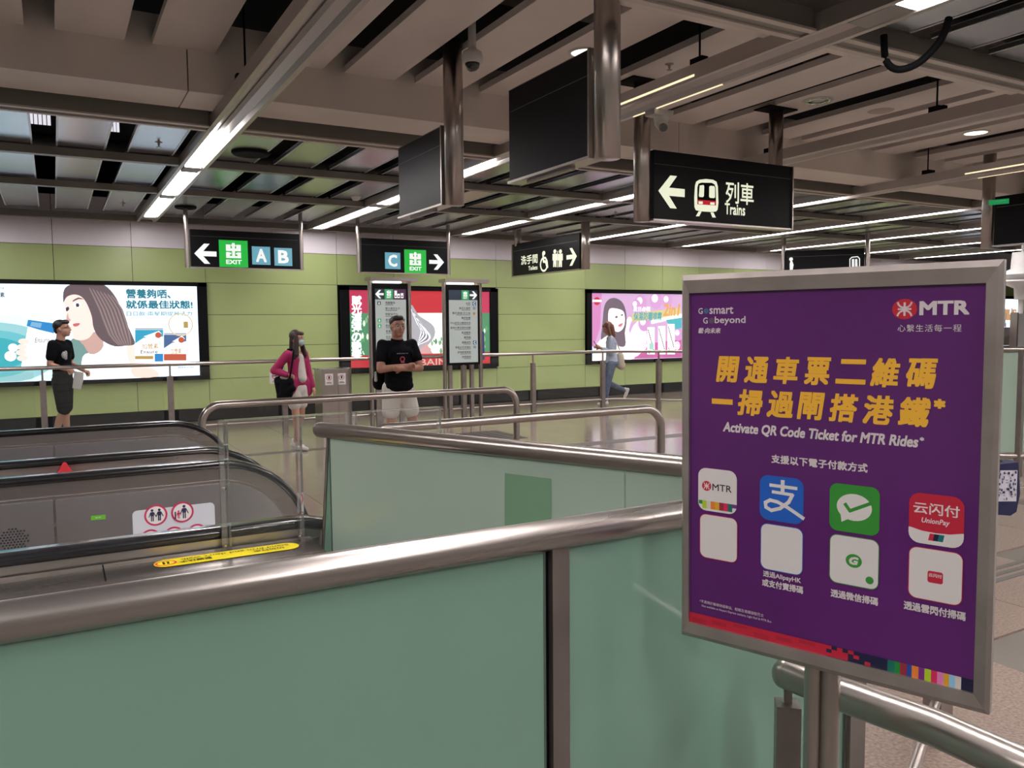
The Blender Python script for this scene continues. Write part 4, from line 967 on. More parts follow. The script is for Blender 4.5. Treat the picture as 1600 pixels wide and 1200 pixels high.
# fence piece leading right from the near barrier
def fence_post(t, x, y, h=.95, w_=.035, stem=True, top=1.12):
    G().box((x-w_, y-w_, 0), (x+w_, y+w_, h)).build('post', STEELD, t)
    if stem: G().box((x-.012, y-.012, h), (x+.012, y+.012, top)).build('stem', STEEL, t)
def fence(pts, lab, hs=1.12, rr=.027, glass=True, low=.2, posts=None, w_=.038):
    t = thing('glass_fence', (pts[0][0], pts[0][1], 0), lab, 'fence', 'low steel fences with clear panes')
    P3 = [Vector((x, y, hs)) for x, y in pts]
    G().tube(P3, rr, 14).build('handrail', STEEL, t)
    G().tube([p-Vector((0, 0, hs-low)) for p in P3], .018, 10).build('bottom_rail', STEEL, t)
    for p in (posts or pts): fence_post(t, p[0], p[1], hs-.17, w_, True, hs)
    if glass:
        for a, b in zip((posts or pts), (posts or pts)[1:]):
            a = Vector((*a, 0)); b = Vector((*b, 0)); d = (b-a).normalized()
            G().obox(((a.x+b.x)/2, (a.y+b.y)/2, (low+hs)/2+.02), d, (-d.y, d.x, 0), (0, 0, 1), (b-a).length/2-.10, .005, (hs-low)/2-.07).build('pane', FGLASS, t)
    return t
fence([(1.56, 1.17), (2.95, 1.86)], 'short steel fence on the granite floor behind the poster pole', hs=1.1, low=.19, rr=.025, posts=[(2.95, 1.86)], glass=False)
fence([(-2.6, 12.6), (9.42, 12.6), (9.95, 11.98), (10.9, 10.9), (11.8, 9.9)], 'long steel fence with clear panes running along the green wall and turning at right', posts=[(-1.75, 12.6), (-.155, 12.6), (1.44, 12.6), (3.07, 12.6), (4.62, 12.6), (6.15, 12.6), (7.55, 12.6), (9.10, 12.6), (9.95, 11.98), (10.9, 10.9), (11.8, 9.9)])
# notice hanging on the fence
pl = Plane((2.84, 12.555, .78), (1, 0, 0)); t = G().box((2.84, 12.556, .78), (3.0, 12.562, .96)).build('fence_notice', flat('paper', (.66, .64, .64)), None, label='small white notice with red circle hung on the fence behind the woman', cat='notice')
pr = Print(pl, .001); pr.ring(.08, .115, .045, .012, MAG); pr.rect(.05, .108, .11, .124, NV); pr.rect(.03, .02, .13, .028, flat('grey_ink', (.2, .2, .2))); pr.rect(.04, .038, .12, .044, flat('grey_ink', (.2, .2, .2))); pr.build('print', t)

# queue rails with rounded ends
def hoop(x0, x1, y, z, lab, r=.028, left=True):
    t = thing('curved_rail', ((x0+x1)/2, y, 0), lab, 'railing', 'steel queue rails with rounded ends')
    R = .14; p = []
    if left: p = [(x0, y, 0), (x0, y, z-R)]+[(x0+R-R*math.cos(a*PI/16), y, z-R+R*math.sin(a*PI/16)) for a in range(1, 8)]
    p += [(x0+R, y, z), (x1-R, y, z)]+[(x1-R+R*math.sin(a*PI/16), y, z-R+R*math.cos(a*PI/16)) for a in range(1, 9)]+[(x1, y, 0)]
    G().tube([Vector(q) for q in p], r, 14, up=(0, 1, 0)).build('rail', STEEL, t)
    for x in ([x0] if left else [])+[x1]: G().lathe((x, y, 0), [(.06, 0), (.06, .01), (r, .02)], 16).build('base_flange', STEELD, t)
    return t
hoop(.93, 3.62, 6.34, 1.07, 'farther curved steel rail ending in front of the man with crossed arms')
hoop(1.50, 3.62, 4.33, 1.07, 'nearer curved steel rail over the polished floor, beside the slanting barrier')

# ticket-gate style cabinet
t = thing('steel_cabinet', (3.72, 12.2, 0), 'waist-high steel cabinet with two white notices and rounded right end, behind the woman', 'cabinet')
G().box((3.50, 12.02, .02), (3.86, 12.45, .99)).build('body', STEEL, t)
G().lathe((3.88, 12.2, 0), [(.125, .02), (.125, .99)], 24).build('rounded_end', STEEL, t)
G().box((3.48, 12.0, .985), (3.90, 12.47, 1.005)).lathe((3.88, 12.2, .985), [(.13, 0), (.13, .02)], 24).build('top', STEELX, t)
G().box((3.49, 12.01, .0), (3.505, 12.03, 1.0)).box((3.74, 12.008, .1), (3.744, 12.02, .9)).box((3.49, 12.008, .24), (3.86, 12.02, .246)).build('trim', STEEL, t)
pl = Plane((3.50, 12.018, 0), (1, 0, 0)); pr = Print(pl, .001)
for a in (.04, .235):
    pr.rect(a, .76, a+.125, .93, flat('paper', (.66, .64, .64))); pr.disc(a+.062, .87, .04, MAG); pr.disc(a+.062, .87, .031, WI); pr.rect(a+.05, .85, a+.075, .893, BK); pr.rect(a+.02, .785, a+.105, .792, BK); pr.rect(a+.03, .80, a+.095, .806, BK)
pr.build('notices', t)

# ================================================================== DIRECTORY STANDS
def directory(x0, x1, y, lab, left):
    t = thing('directory_stand', ((x0+x1)/2, y, 0), lab, 'directory board', 'upright directory boards by the fence')
    for x in (x0, x1): G().tube([(x, y, 0), (x, y, 2.38)], .035, 14).build('post', STEEL, t)
    for x in (x0+.12, x1-.15): G().box((x-.03, y+.02, 0), (x+.03, y+.08, 1.0)).build('leg', STEELD, t)
    G().box((x0+.03, y-.03, .97), (x1-.03, y+.05, 2.33)).build('case', BLACK, t)
    G().box((x0-.04, y-.16, 2.36), (x1+.10, y+.12, 2.42)).build('canopy', STEEL, t)
    G().box((x0+.04, y-.14, 2.33), (x1-.18, y-.02, 2.36)).build('lamp', glow('stand_lamp', (1, .97, .9), 1.6), t)
    pl = Plane((x0+.035, y-.032, .97), (1, 0, 0)); pr = Print(pl, .001); W = x1-x0-.07; pr.step = .0001
    face = glow('directory_face', (.40, .43, .41), .75); facep = glow('directory_face_pink', (.50, .34, .38), .6); ink = flat('dir_ink', (.04, .05, .04)); dkh = flat('dir_head', (.03, .05, .06) if 1 else 0)
    pr.rect(.04, .04, W-.03, 1.10, face); pr.rect(.04, 1.10, W-.03, 1.27, flat('dir_purple', (.10, .03, .10)) if left else flat('dir_navy', (.03, .05, .09)))
    EG = glow('exit_green_small', (.02, .32, .10), .9)
    if left:
        pr.rect(.04, 1.10, .20, 1.27, dkh); arrow(pr, .115, 1.185, .13, WH); exit_mark(pr, .205, 1.105, .345, 1.265, EG, WH)
        for a, h in ((.37, .12), (.42, .07), (.48, .08)): pr.rect(a, 1.125, a+.045, 1.125+h, WH); pr.rect(a+.008, 1.145, a+.037, 1.165, dkh)
        rows = ['瑪麗醫院', '聖士提反女子', '明愛凌月仙', '香港大學本部校園', '般咸道', '東邊街', '佐治五世', '西營盤', '薄扶林道', '水街', '正街']
        for i, r in enumerate(rows):
            yy = 1.04-i*.092; L = .042*len(r); pr.text(r, (.21, yy-.012, .21+L, yy+.028), ink, bold=.01); pr.rect(.21, yy-.03, .21+L*.8, yy-.022, ink)
            if i in (0, 3, 4, 9): pr.rect(.075, yy-.03, .135, yy+.03, flat('dir_tile', (.06, .14, .16)) if i in (0, 9) else EG); pr.text('A' if i != 9 else 'B', (.092, yy-.02, .118, yy+.02), WH, bold=.02)
    else:
        exit_mark(pr, W-.33, 1.105, W-.19, 1.265, EG, WH); arrow(pr, W-.105, 1.185, .13, WH, 1)
        rows = ['水街', '皇后大道西', '觀光旅遊·巴士站', '聯邦新樓', '中山紀念公園游泳池', '香港大學百周年校園', '南昌雜貨', '寶翠園', '德輔道西', '港島太平洋酒店', '屈地街電車廠', '西環碼頭'][:12]
        for i, r in enumerate(rows):
            yy = 1.04-i*.083; L = .042*len(r); pr.text(r, (W-.17-L, yy-.012, W-.17, yy+.026), ink, bold=.01); pr.rect(W-.17-L*.8, yy-.028, W-.17, yy-.021, ink)
            if i in (0, 8): pr.rect(W-.125, yy-.03, W-.06, yy+.035, flat('dir_blue', (.02, .12, .25))); pr.text('C', (W-.108, yy-.02, W-.077, yy+.024), WH, bold=.02); pr.rect(W-.12, yy-.10, W-.065, yy-.05, flat('dir_pale', (.25, .35, .42)))
            if i == 2: pr.rect(W-.12, yy-.025, W-.075, yy+.02, flat('dir_orange', (.55, .30, .05)))
    pr.build('directory_print', t)
directory(4.44, 5.11, 12.48, 'directory board with left arrow and purple header, behind the man with crossed arms', True)
directory(5.74, 6.42, 12.48, 'directory board with right arrow on a navy header, second of the pair', False)

# ================================================================== RIGHT BACKGROUND
P0 = Vector((7.7, 5.9, 0)); P1 = Vector((9.9, 3.6, 0)); D = (P1-P0).normalized()
t = thing('glass_barrier', (P0.x, P0.y, 0), 'distant frosted glass barrier seen at the right edge past the poster board', 'barrier', 'frosted glass barriers')
G().tube([P0+Vector((0, 0, 1.345)), P1+Vector((0, 0, 1.345))], .028, 14).build('handrail', STEEL, t); G().tube([P0+Vector((0, 0, .22)), P1+Vector((0, 0, .22))], .028, 14).build('bottom_rail', STEEL, t)
slab(t, P0, (P0+P1)/2, .26, 1.31, .012, mat('pale_frost', (.34, .44, .36), .2), 'glass_panel'); slab(t, (P0+P1)/2+D*.01, P1, .26, 1.31, .012, MATS['pale_frost'], 'glass_panel')
for s_ in (0, .5, 1): q = P0+(P1-P0)*s_; G().box((q.x-.03, q.y-.03, 0), (q.x+.03, q.y+.03, 1.33)).build('post', STEELD, t)
q = at(1592, 490, 'Y', 8.0)
t = thing('notice_screen', (q.x, 8.0, 0), 'grey freestanding panel behind the distant barrier at the right edge', 'panel')
G().box((q.x-.06, 8, .1), (q.x+1.4, 8.08, q.z)).build('board', GREYP, t); G().box((q.x-.08, 7.98, 0), (q.x-.04, 8.1, q.z+.02)).build('post', STEEL, t); G().box((q.x-.9, 8.3, 1.2), (q.x+1.6, 8.6, 1.52)).box((q.x-.8, 8.4, 0), (q.x-.7, 8.5, 1.2)).build('ledge', STEELD, t)
q = at(1597, 428, 'Y', 9.0)
t = thing('ceiling_pendant', (q.x, 9, q.z), 'white round stacked lamp shade at the right edge above the far advert', 'lamp')
G().lathe((q.x, 9, q.z), [(.12, -.5), (.13, -.28), (.38, -.16), (.38, -.13), (.26, -.10), (.42, -.03), (.42, .0), (.2, .10), (.18, .42)], 28).build('shade', WHITEP, t); G().tube([(q.x, 9, q.z+.4), (q.x, 9, 3.5)], .03, 8).build('stem', WHITEP, t); G().tube([(q.x, 9, 0), (q.x, 9, q.z-.4)], .05, 10).build('pole', WHITEP, t)
# ================================================================== PEOPLE
def person(label, feet, fwd, scale=1.0):
    t = thing('person', (feet[0], feet[1], 0), label, 'person')
    th = math.atan2(-fwd[0], fwd[1])
    return t, Matrix.Translation((feet[0], feet[1], 0)) @ Matrix.Rotation(th, 4, 'Z') @ Matrix.Scale(scale, 4)
def fuse(g, name, m, parent, M, voxel=.010, smooth=5, add=None, factor=.6):
    """joins overlapping limbs into one continuous skin"""
    me = bpy.data.meshes.new(name); me.from_pydata([Vector(v) for v in g.v], [], g.f)
    o = bpy.data.objects.new(name, me); COL.objects.link(o)
    r = o.modifiers.new('r', 'REMESH'); r.mode = 'VOXEL'; r.voxel_size = voxel; r.use_smooth_shade = True
    s = o.modifiers.new('s', 'SMOOTH'); s.factor = factor; s.iterations = smooth
    dg = bpy.context.evaluated_depsgraph_get(); dg.update()
    me2 = bpy.data.meshes.new_from_object(o.evaluated_get(dg)); bpy.data.objects.remove(o); me2.name = name
    me2.materials.clear(); me2.materials.append(m); me2.transform(M)
    me2.polygons.foreach_set('use_smooth', [True]*len(me2.polygons))
    return link(name, me2, parent)
def part(g, name, m, parent, M):
    o = g.build(name, m, parent); o.data.transform(M); return o
def V(*a): return Vector(a)
SK_A = mat('skin_light', (.50, .27, .19), .5, noise=.06, nscale=20); SK_B = mat('skin_tan', (.40, .20, .14), .5, noise=.06, nscale=20)
HAIRB = mat('black_hair', (.012, .009, .009), .45, noise=.3, nscale=80, stretch=(1, 1, .2)); HAIRD = mat('dark_brown_hair', (.035, .016, .014), .45, noise=.3, nscale=80, stretch=(1, 1, .2)); HAIRA = mat('auburn_hair', (.16, .06, .035), .45, noise=.35, nscale=60, stretch=(1, 1, .2))
BLKC = mat('black_cotton', (.006, .006, .008), .9, bump=.15, bscale=40, spec=.08)
WHC = mat('white_cotton', (.62, .59, .55), .9, bump=.25, bscale=25); MAGC = mat('magenta_fabric', (.36, .012, .10), .75, bump=.25, bscale=25)
BLUC = mat('pale_blue_shirt', (.36, .40, .52), .85, bump=.25, bscale=25); DENIM = mat('blue_denim', (.10, .13, .22), .85, noise=.3, nscale=25, bump=.2, bscale=60)
SHOE = mat('white_shoe', (.60, .57, .56), .5); MASK = mat('pale_blue_mask', (.42, .56, .60), .8); CREAMB = mat('cream_bag', (.52, .46, .36), .8)
def hand(g, wr, el, spread=(1, 0, 0), curl=.4, grip=None):
    """palm, four unequal fingers with a bend, and a thumb from the side near the wrist"""
    wr = Vector(wr); d = (wr-Vector(el)).normalized(); s = Vector(spread); s = (s-d*s.dot(d)).normalized(); n = d.cross(s)
    pc = wr+d*.045
    g.cone(wr-d*.01, wr+d*.035, .023, .026, 10); g.ell(pc, (.034, .034, .034), 10)
    g.cone(wr+d*.02-s*.012, wr+d*.075-s*.020, .017, .013, 8); g.cone(wr+d*.02+s*.012, wr+d*.078+s*.018, .017, .013, 8)
    for k, (o, L) in enumerate(((-.028, .058), (-.010, .070), (.009, .066), (.027, .052))):
        a = wr+d*.07+s*o; b = a+(d*math.cos(curl*.5)+n*math.sin(curl*.5))*L*.5; c = b+(d*math.cos(curl*1.6)+n*math.sin(curl*1.6))*L*.5
        g.cone(a-d*.01, b, .0092, .0085, 8); g.cone(b, c, .0085, .0072, 8)
    a = wr+d*.02-s*.025; b = a+(d*.6-s*.75+n*.2).normalized()*.035; c = b+(d*.95-s*.1+n*.35).normalized()*.03
    g.cone(a, b, .012, .010, 8); g.cone(b, c, .010, .008, 8)
def head(g, c, R=None, jaw=1.0):
    """face towards +Y: skull, jaw, nose, brows, lips, ears, neck root"""
    R = R or Matrix.Identity(3); c = Vector(c); P = lambda x, y, z: c+R @ Vector((x, y, z))
    g.ell(P(0, -.012, .025), (.075, .095, .088), 16, R); g.ell(P(0, .012, -.035), (.060*jaw, .072, .075), 16, R)
    g.ell(P(0, .052, -.088), (.030*jaw, .026, .022), 12, R); g.ell(P(-.034, .035, -.035), (.026, .036, .030), 10, R); g.ell(P(.034, .035, -.035), (.026, .036, .030), 10, R)
    g.cone(P(0, .078, .006), P(0, .100, -.028), .010, .015, 10); g.ell(P(0, .088, -.034), (.020, .014, .010), 8, R)
    g.ell(P(0, .077, -.058), (.023, .014, .008), 8, R); g.ell(P(0, .074, -.070), (.019, .014, .008), 8, R)
    g.cone(P(-.050, .062, .022), P(.050, .062, .022), .012, .012, 8)
    for s in (-1, 1): g.ell(P(s*.076, -.008, -.012), (.009, .017, .028), 10, R)
def face_bits(t, c, R, M, mouth=True, sk=None):
    P = lambda x, y, z: Vector(c)+R @ Vector((x, y, z)); g = G()
    for s in (-1, 1):
        g.ell(P(s*.030, .078, .002), (.012, .006, .006), 10, R)
    part(g, 'eye', mat('eye_white', (.45, .42, .40), .3), t, M); g = G()
    for s in (-1, 1): g.ell(P(s*.030, .0835, .002), (.0055, .003, .0055), 8, R)
    part(g, 'pupil', BLACKM, t, M); g = G()
    for s in (-1, 1): g.cone(P(s*.016, .084, .024), P(s*.046, .074, .028), .004, .003, 6)
    part(g, 'eyebrow', HAIRB, t, M)
    if mouth: part(G().cone(P(-.020, .088, -.0635), P(.020, .088, -.0635), .0035, .0035, 6), 'mouth', mat('lip', (.25, .07, .06), .5), t, M)
def rot(yaw=0, pitch=0, roll=0):
    return (Matrix.Rotation(yaw, 3, 'Z') @ Matrix.Rotation(pitch, 3, 'X') @ Matrix.Rotation(roll, 3, 'Y'))
def torso(g, hip, chest, sh, r_hip=(.165, .115), r_ch=(.175, .120), extra=0.0):
    hip = Vector(hip); chest = Vector(chest); N_ = 7
    for k in range(N_):
        f = k/(N_-1); c = hip.lerp(chest, f); w_ = 1-.10*math.sin(PI*f)
        g.ell(c, ((r_hip[0]*(1-f)+r_ch[0]*f)*w_+extra, (r_hip[1]*(1-f)+r_ch[1]*f)*w_+extra, .10), 16)
    for s in sh: g.cone(chest+Vector((0, 0, .02)), Vector(s), .085+extra, .062+extra, 12)
def shoe(g, a, yaw=0, pitch=0, s=1):
    R = rot(yaw, pitch); a = Vector(a); P = lambda *q: a+R @ Vector(q)*s
    g.cone(P(0, -.045, -.035), P(0, .06, -.045), .040*s, .038*s, 12); g.cone(P(0, .05, -.045), P(0, .145, -.052), .040*s, .028*s, 12); g.cone(P(0, -.03, .02), P(0, -.02, -.03), .038*s, .042*s, 10)

# ---------------- man at left in profile, walking to the right, white paper in his hand
fw = Vector((.871, -.491, 0)); c = at(98, 600, 'Y', 13.4)
t, M = person('man in black t-shirt and black shorts walking past the large portrait advert', (c.x, 13.4), fw, 1.0)
hc = V(0, .04, 1.645); HR = rot(.08, .12)*1.08
g = G(); head(g, hc, HR); g.cone(V(0, -.01, 1.42), V(0, .015, 1.60), .064, .056); g.ell(V(0, -.01, 1.38), (.12, .07, .05))
shR = V(.185, -.01, 1.42); elR = V(.215, -.05, 1.14); wrR = V(.20, .19, 1.06)
shL = V(-.185, -.01, 1.42); elL = V(-.21, .02, 1.13); wrL = V(-.13, .27, 1.02)
for s, e, w_ in ((shR, elR, wrR), (shL, elL, wrL)):
    g.cone(s, e, .052, .042); g.cone(e, w_, .041, .026)
hand(g, wrR, elR, (-.2, 0, 1), 1.1); hand(g, wrL, elL, (.2, 0, 1), .9)
hp = (V(.09, 0, .90), V(-.09, 0, .90)); kn = (V(.10, .06, .49), V(-.10, -.03, .49)); an = (V(.10, -.10, .09), V(-.10, -.02, .09))
for h_, k_, a_ in zip(hp, kn, an):
    g.cone(h_, k_, .080, .056); g.cone(k_, k_.lerp(a_, .35)+V(0, -.012, 0), .054, .056); g.cone(k_.lerp(a_, .35)+V(0, -.012, 0), a_, .055, .036)
g.ell(V(0, 0, .95), (.15, .11, .12)); torso(g, V(0, 0, .98), V(0, 0, 1.33), (shR, shL), extra=-.02)
fuse(g, 'body', SK_A, t, M, .009); face_bits(t, hc, HR, M)
g = G(); torso(g, V(0, .005, .90), V(0, .0, 1.33), (shR, shL), (.175, .130), (.185, .130))
for s, e in ((shR, elR), (shL, elL)): g.cone(s, s.lerp(e, .62), .072, .070)
g.cone(V(0, -.01, 1.39), V(0, -.01, 1.45), .10, .074); fuse(g, 'shirt', BLKC, t, M, .012, 4)
g = G(); g.ell(V(0, 0, .90), (.175, .130, .12))
for h_, k_ in zip(hp, kn): g.cone(h_, h_.lerp(k_, .98), .102, .096)
fuse(g, 'shorts', BLKC, t, M, .012, 4)
g = G(); g.ell(hc+HR @ V(0, -.030, .048), (.084, .094, .080), 16, HR); g.ell(hc+HR @ V(0, .040, .082), (.066, .055, .036), 14, HR); g.ell(hc+HR @ V(0, -.075, -.005), (.060, .04, .060), 14, HR)
fuse(g, 'hair', HAIRB, t, M, .008, 3)
part(G().cone(hc+HR @ V(-.03, .088, .003)+V(.0, .004, 0), hc+HR @ V(.03, .088, .003)+V(.0, .004, 0), .003, .003, 6).cone(hc+HR @ V(.04, .085, .005), hc+HR @ V(.078, -.01, .005), .003, .003, 6), 'glasses', BLACKM, t, M)
for a_ in an: shoe_g = G(); shoe(shoe_g, a_); fuse(shoe_g, 'shoe', SHOE, t, M, .008, 3)
g = G(); g.ell(V(.13, .105, 1.27), (.03, .03, .05)); g.cone(V(.10, .12, 1.31), V(.12, .128, 1.22), .022, .02, 8); part(g, 'shirt_print', mat('grey_print', (.35, .35, .35), .8), t, M)
wl = M @ (wrL+V(.02, .10, -.03)); ww = M @ (wrR+V(0, .09, -.02))
dvec = (M.to_3x3() @ V(0, 1, 0)).normalized(); q = M @ V(.19, .30, 1.02)
G().prism([q+dvec*a+Vector((0, 0, b)) for a, b in ((-.02, .02), (.10, .0), (.09, -.12), (.05, -.24), (-.06, -.22), (-.04, -.10))], Vector((.01, .02, 0))).build('paper', mat('white_paper', (.62, .60, .60), .7), None, label='crumpled white paper slip held by the man in black at the portrait advert', cat='paper')

# ---------------- woman in magenta jacket
c = at(467, 702, 'Z', 0); fw = (Vector((.871, -.491, 0))*.86+Vector((-.491, -.871, 0))*.50).normalized()
t, M = person('woman in magenta jacket, white shorts and face mask standing before the steel cabinet', (c.x, c.y), fw, .915)
hc = V(0, .03, 1.625); HR = rot(.35, -.05)*1.05
shR = V(.165, -.01, 1.40); elR = V(.27, -.17, 1.17); wrR = V(.20, .04, 1.10); shL = V(-.165, -.01, 1.40); elL = V(-.20, .03, 1.12); wrL = V(-.20, .12, .90)
g = G(); head(g, hc, HR, .9); g.cone(V(0, -.01, 1.42), V(0, .01, 1.58), .048, .044); g.ell(V(0, 0, 1.38), (.13, .08, .07))
for s, e, w_ in ((shR, elR, wrR), (shL, elL, wrL)): g.cone(s, e, .040, .034); g.cone(e, w_, .033, .022)
hand(g, wrR, elR, (0, .2, 1), 1.0); hand(g, wrL, elL, (.8, .3, 0), .5)
hp = (V(.08, 0, .88), V(-.08, 0, .88)); kn = (V(.085, .05, .49), V(-.075, -.01, .49)); an = (V(.085, .10, .085), V(-.09, -.16, .085))
for h_, k_, a_ in zip(hp, kn, an): g.cone(h_, k_, .080, .054); g.cone(k_, k_.lerp(a_, .35)+V(0, -.01, 0), .050, .052); g.cone(k_.lerp(a_, .35)+V(0, -.01, 0), a_, .051, .032)
torso(g, V(0, 0, .94), V(0, 0, 1.31), (shR, shL), (.15, .11), (.14, .10), -.01); fuse(g, 'body', SK_A, t, M, .009); face_bits(t, hc, HR, M, False)
g = G(); torso(g, V(0, 0, .98), V(0, 0, 1.31), (shR, shL), (.165, .12), (.16, .115))
for s, e, w_ in ((shR, elR, wrR), (shL, elL, wrL)): g.cone(s, e, .066, .060); g.cone(e, e.lerp(w_, .88), .060, .044)
g.cone(V(.10, .03, 1.0), V(.14, .02, .88), .085, .08); g.cone(V(-.12, .02, 1.0), V(-.16, .04, .84), .085, .075); fuse(g, 'jacket', MAGC, t, M, .011, 4)
g = G(); g.cone(V(0, .075, 1.36), V(0, .105, 1.05), .050, .070); g.ell(V(0, .10, 1.1), (.06, .05, .12)); fuse(g, 'white_top', WHC, t, M, .011, 3)
g = G(); g.ell(V(0, 0, .90), (.165, .125, .12))
for h_, k_ in zip(hp, kn): g.cone(h_, h_.lerp(k_, .52), .105, .098)
fuse(g, 'shorts', WHC, t, M, .012, 3)
g = G(); g.ell(hc+HR @ V(0, -.028, .040), (.086, .092, .088), 16, HR); g.ell(hc+HR @ V(0, .055, .072), (.060, .036, .032), 12, HR)
for s in (-1, 1): g.cone(hc+HR @ V(s*.066, .010, .03), hc+V(s*.10, .03, -.28), .030, .032); g.cone(hc+HR @ V(s*.070, .030, .0), hc+V(s*.085, .075, -.24), .020, .026)
g.cone(hc+V(0, -.07, .0), hc+V(0, -.10, -.28), .065, .060); fuse(g, 'hair', HAIRD, t, M, .009, 3)
g = G(); g.ell(hc+HR @ V(0, .060, -.048), (.060, .046, .046), 14, HR); g.ell(hc+HR @ V(0, .080, -.030), (.030, .030, .022), 12, HR); fuse(g, 'mask', MASK, t, M, .008, 2)
for a_, y_ in zip(an, (0, .1)): g = G(); shoe(g, a_, y_); fuse(g, 'shoe', SHOE, t, M, .008, 2)
tb, Mb = thing('shoulder_bag', M @ V(.24, .0, .8), 'large slouchy black shoulder bag carried by the woman in magenta', 'bag'), M
g = G(); g.cone(V(.24, -.14, 1.03), V(.24, -.08, .80), .055, .06); g.cone(V(.24, .10, 1.02), V(.24, .08, .84), .055, .06); g.cone(V(.245, -.12, 1.0), V(.245, .12, 1.0), .055, .05); g.cone(V(.25, -.08, .80), V(.25, .16, .92), .06, .05); g.cone(V(.24, 0, .95), V(.24, 0, .80), .07, .08)
fuse(g, 'bag_body', BLKC, tb, Mb, .012, 4)
g = G(); g.cone(V(.10, .06, 1.47), V(.19, .10, 1.25), .014, .014, 8); g.cone(V(.19, .10, 1.25), V(.26, .11, 1.03), .014, .014, 8); g.cone(V(.10, -.06, 1.47), V(.10, .06, 1.47), .014, .014, 8); g.cone(V(.10, -.06, 1.47), V(.25, -.12, 1.04), .014, .014, 8); part(g, 'strap', BLKC, tb, Mb)

# ---------------- man with crossed arms
c = at(622, 600, 'Y', 9.1); fw = (-Vector((c.x, c.y, 0)).normalized()*.93+Vector((.871, -.491, 0))*.36).normalized()
t, M = person('man with crossed arms in black t-shirt and white shorts before the directory board', (c.x, 9.1), fw, 1.0)
hc = V(0, .03, 1.635); HR = rot(0, .06)*1.12
shR = V(.19, 0, 1.43); shL = V(-.19, 0, 1.43); elR = V(.245, .09, 1.14); elL = V(-.245, .09, 1.14); wrR = V(-.03, .225, 1.175); wrL = V(.04, .235, 1.145)
g = G(); head(g, hc, HR, 1.05); g.cone(V(0, -.01, 1.43), V(0, .01, 1.60), .072, .066); g.ell(V(0, -.01, 1.38), (.12, .07, .05))
for s, e, w_ in ((shR, elR, wrR), (shL, elL, wrL)): g.cone(s, e, .056, .050); g.cone(e, w_, .048, .030)
hand(g, wrR, elR, (0, .3, 1), 1.0); hand(g, wrL, elL, (0, .3, 1), 1.1)
hp = (V(.09, 0, .90), V(-.09, 0, .90)); kn = (V(.11, .03, .49), V(-.16, .06, .50)); an = (V(.11, 0, .085), V(-.02, -.06, .085))
for h_, k_, a_ in zip(hp, kn, an): g.cone(h_, k_, .085, .060); g.cone(k_, k_.lerp(a_, .35)+V(0, -.012, 0), .057, .062); g.cone(k_.lerp(a_, .35)+V(0, -.012, 0), a_, .060, .038)
torso(g, V(0, 0, .98), V(0, 0, 1.33), (shR, shL), extra=-.02); fuse(g, 'body', SK_B, t, M, .009); face_bits(t, hc, HR, M)
g = G(); torso(g, V(0, .02, .93), V(0, .01, 1.33), (shR, shL), (.185, .150), (.195, .140))
for s, e in ((shR, elR), (shL, elL)): g.cone(s+V(0, 0, -.02), s.lerp(e, .60), .066, .070)
g.cone(V(0, -.01, 1.40), V(0, -.01, 1.465), .11, .080); fuse(g, 'shirt', BLKC, t, M, .012, 4)
g = G(); g.ell(V(0, 0, .91), (.185, .140, .12))
for h_, k_ in zip(hp, kn): g.cone(h_, h_.lerp(k_, .66), .112, .108)
fuse(g, 'shorts', WHC, t, M, .012, 3)
g = G(); g.ell(hc+HR @ V(0, -.026, .055), (.083, .090, .072), 16, HR); g.ell(hc+HR @ V(.01, .045, .090), (.062, .048, .034), 14, HR); g.ell(hc+HR @ V(0, -.070, .0), (.060, .04, .060), 14, HR); fuse(g, 'hair', HAIRB, t, M, .008, 3)
g = G()
for s in (-1, 1):
    for k in range(10):
        a0, a1 = 2*PI*k/10, 2*PI*(k+1)/10; g.cone(hc+HR @ V(s*.032+.024*math.cos(a0), .094, .0+.017*math.sin(a0)), hc+HR @ V(s*.032+.024*math.cos(a1), .094, .0+.017*math.sin(a1)), .002, .002, 5)
    g.cone(hc+HR @ V(s*.056, .092, .005), hc+HR @ V(s*.078, -.01, .005), .002, .002, 5)
g.cone(hc+HR @ V(-.008, .097, .003), hc+HR @ V(.008, .097, .003), .002, .002, 5); part(g, 'glasses', STEEL, t, M)
for a_ in an: g = G(); shoe(g, a_); fuse(g, 'shoe', SHOE, t, M, .008, 2)
pr = Print(Plane(M @ V(.10, .162, 1.24), M.to_3x3() @ V(-1, 0, 0)), .004); pr.ring(.10, .015, .032, .012, flat('pink_print', (.45, .06, .10))); pr.rect(.08, -.03, .125, -.01, flat('pink_print', (.45, .06, .10))); pr.text('welcome to', (.03, .075, .17, .092), flat('grey_print2', (.4, .4, .42))); pr.build('shirt_print', t)
tb = thing('backpack', M @ V(0, -.2, 1.1), 'black backpack on the back of the man with crossed arms', 'bag')
g = G(); g.cone(V(.03, -.21, 1.36), V(.05, -.23, .98), .115, .13); g.cone(V(.14, -.20, 1.2), V(.17, -.20, .95), .07, .08); g.ell(V(.20, -.17, .98), (.06, .07, .10)); fuse(g, 'bag_body', BLKC, tb, M, .012, 4)
g = G()
for s in (-1, 1): g.cone(V(s*.11, -.12, 1.42), V(s*.12, .03, 1.455), .016, .016, 8); g.cone(V(s*.12, .03, 1.455), V(s*.15, .125, 1.28), .016, .016, 8)
part(g, 'strap', BLKC, tb, M); part(G().cone(V(.235, -.12, 1.0), V(.235, -.12, 1.09), .02, .014, 8), 'bottle', mat('pale_bottle', (.5, .52, .52), .3), tb, M)

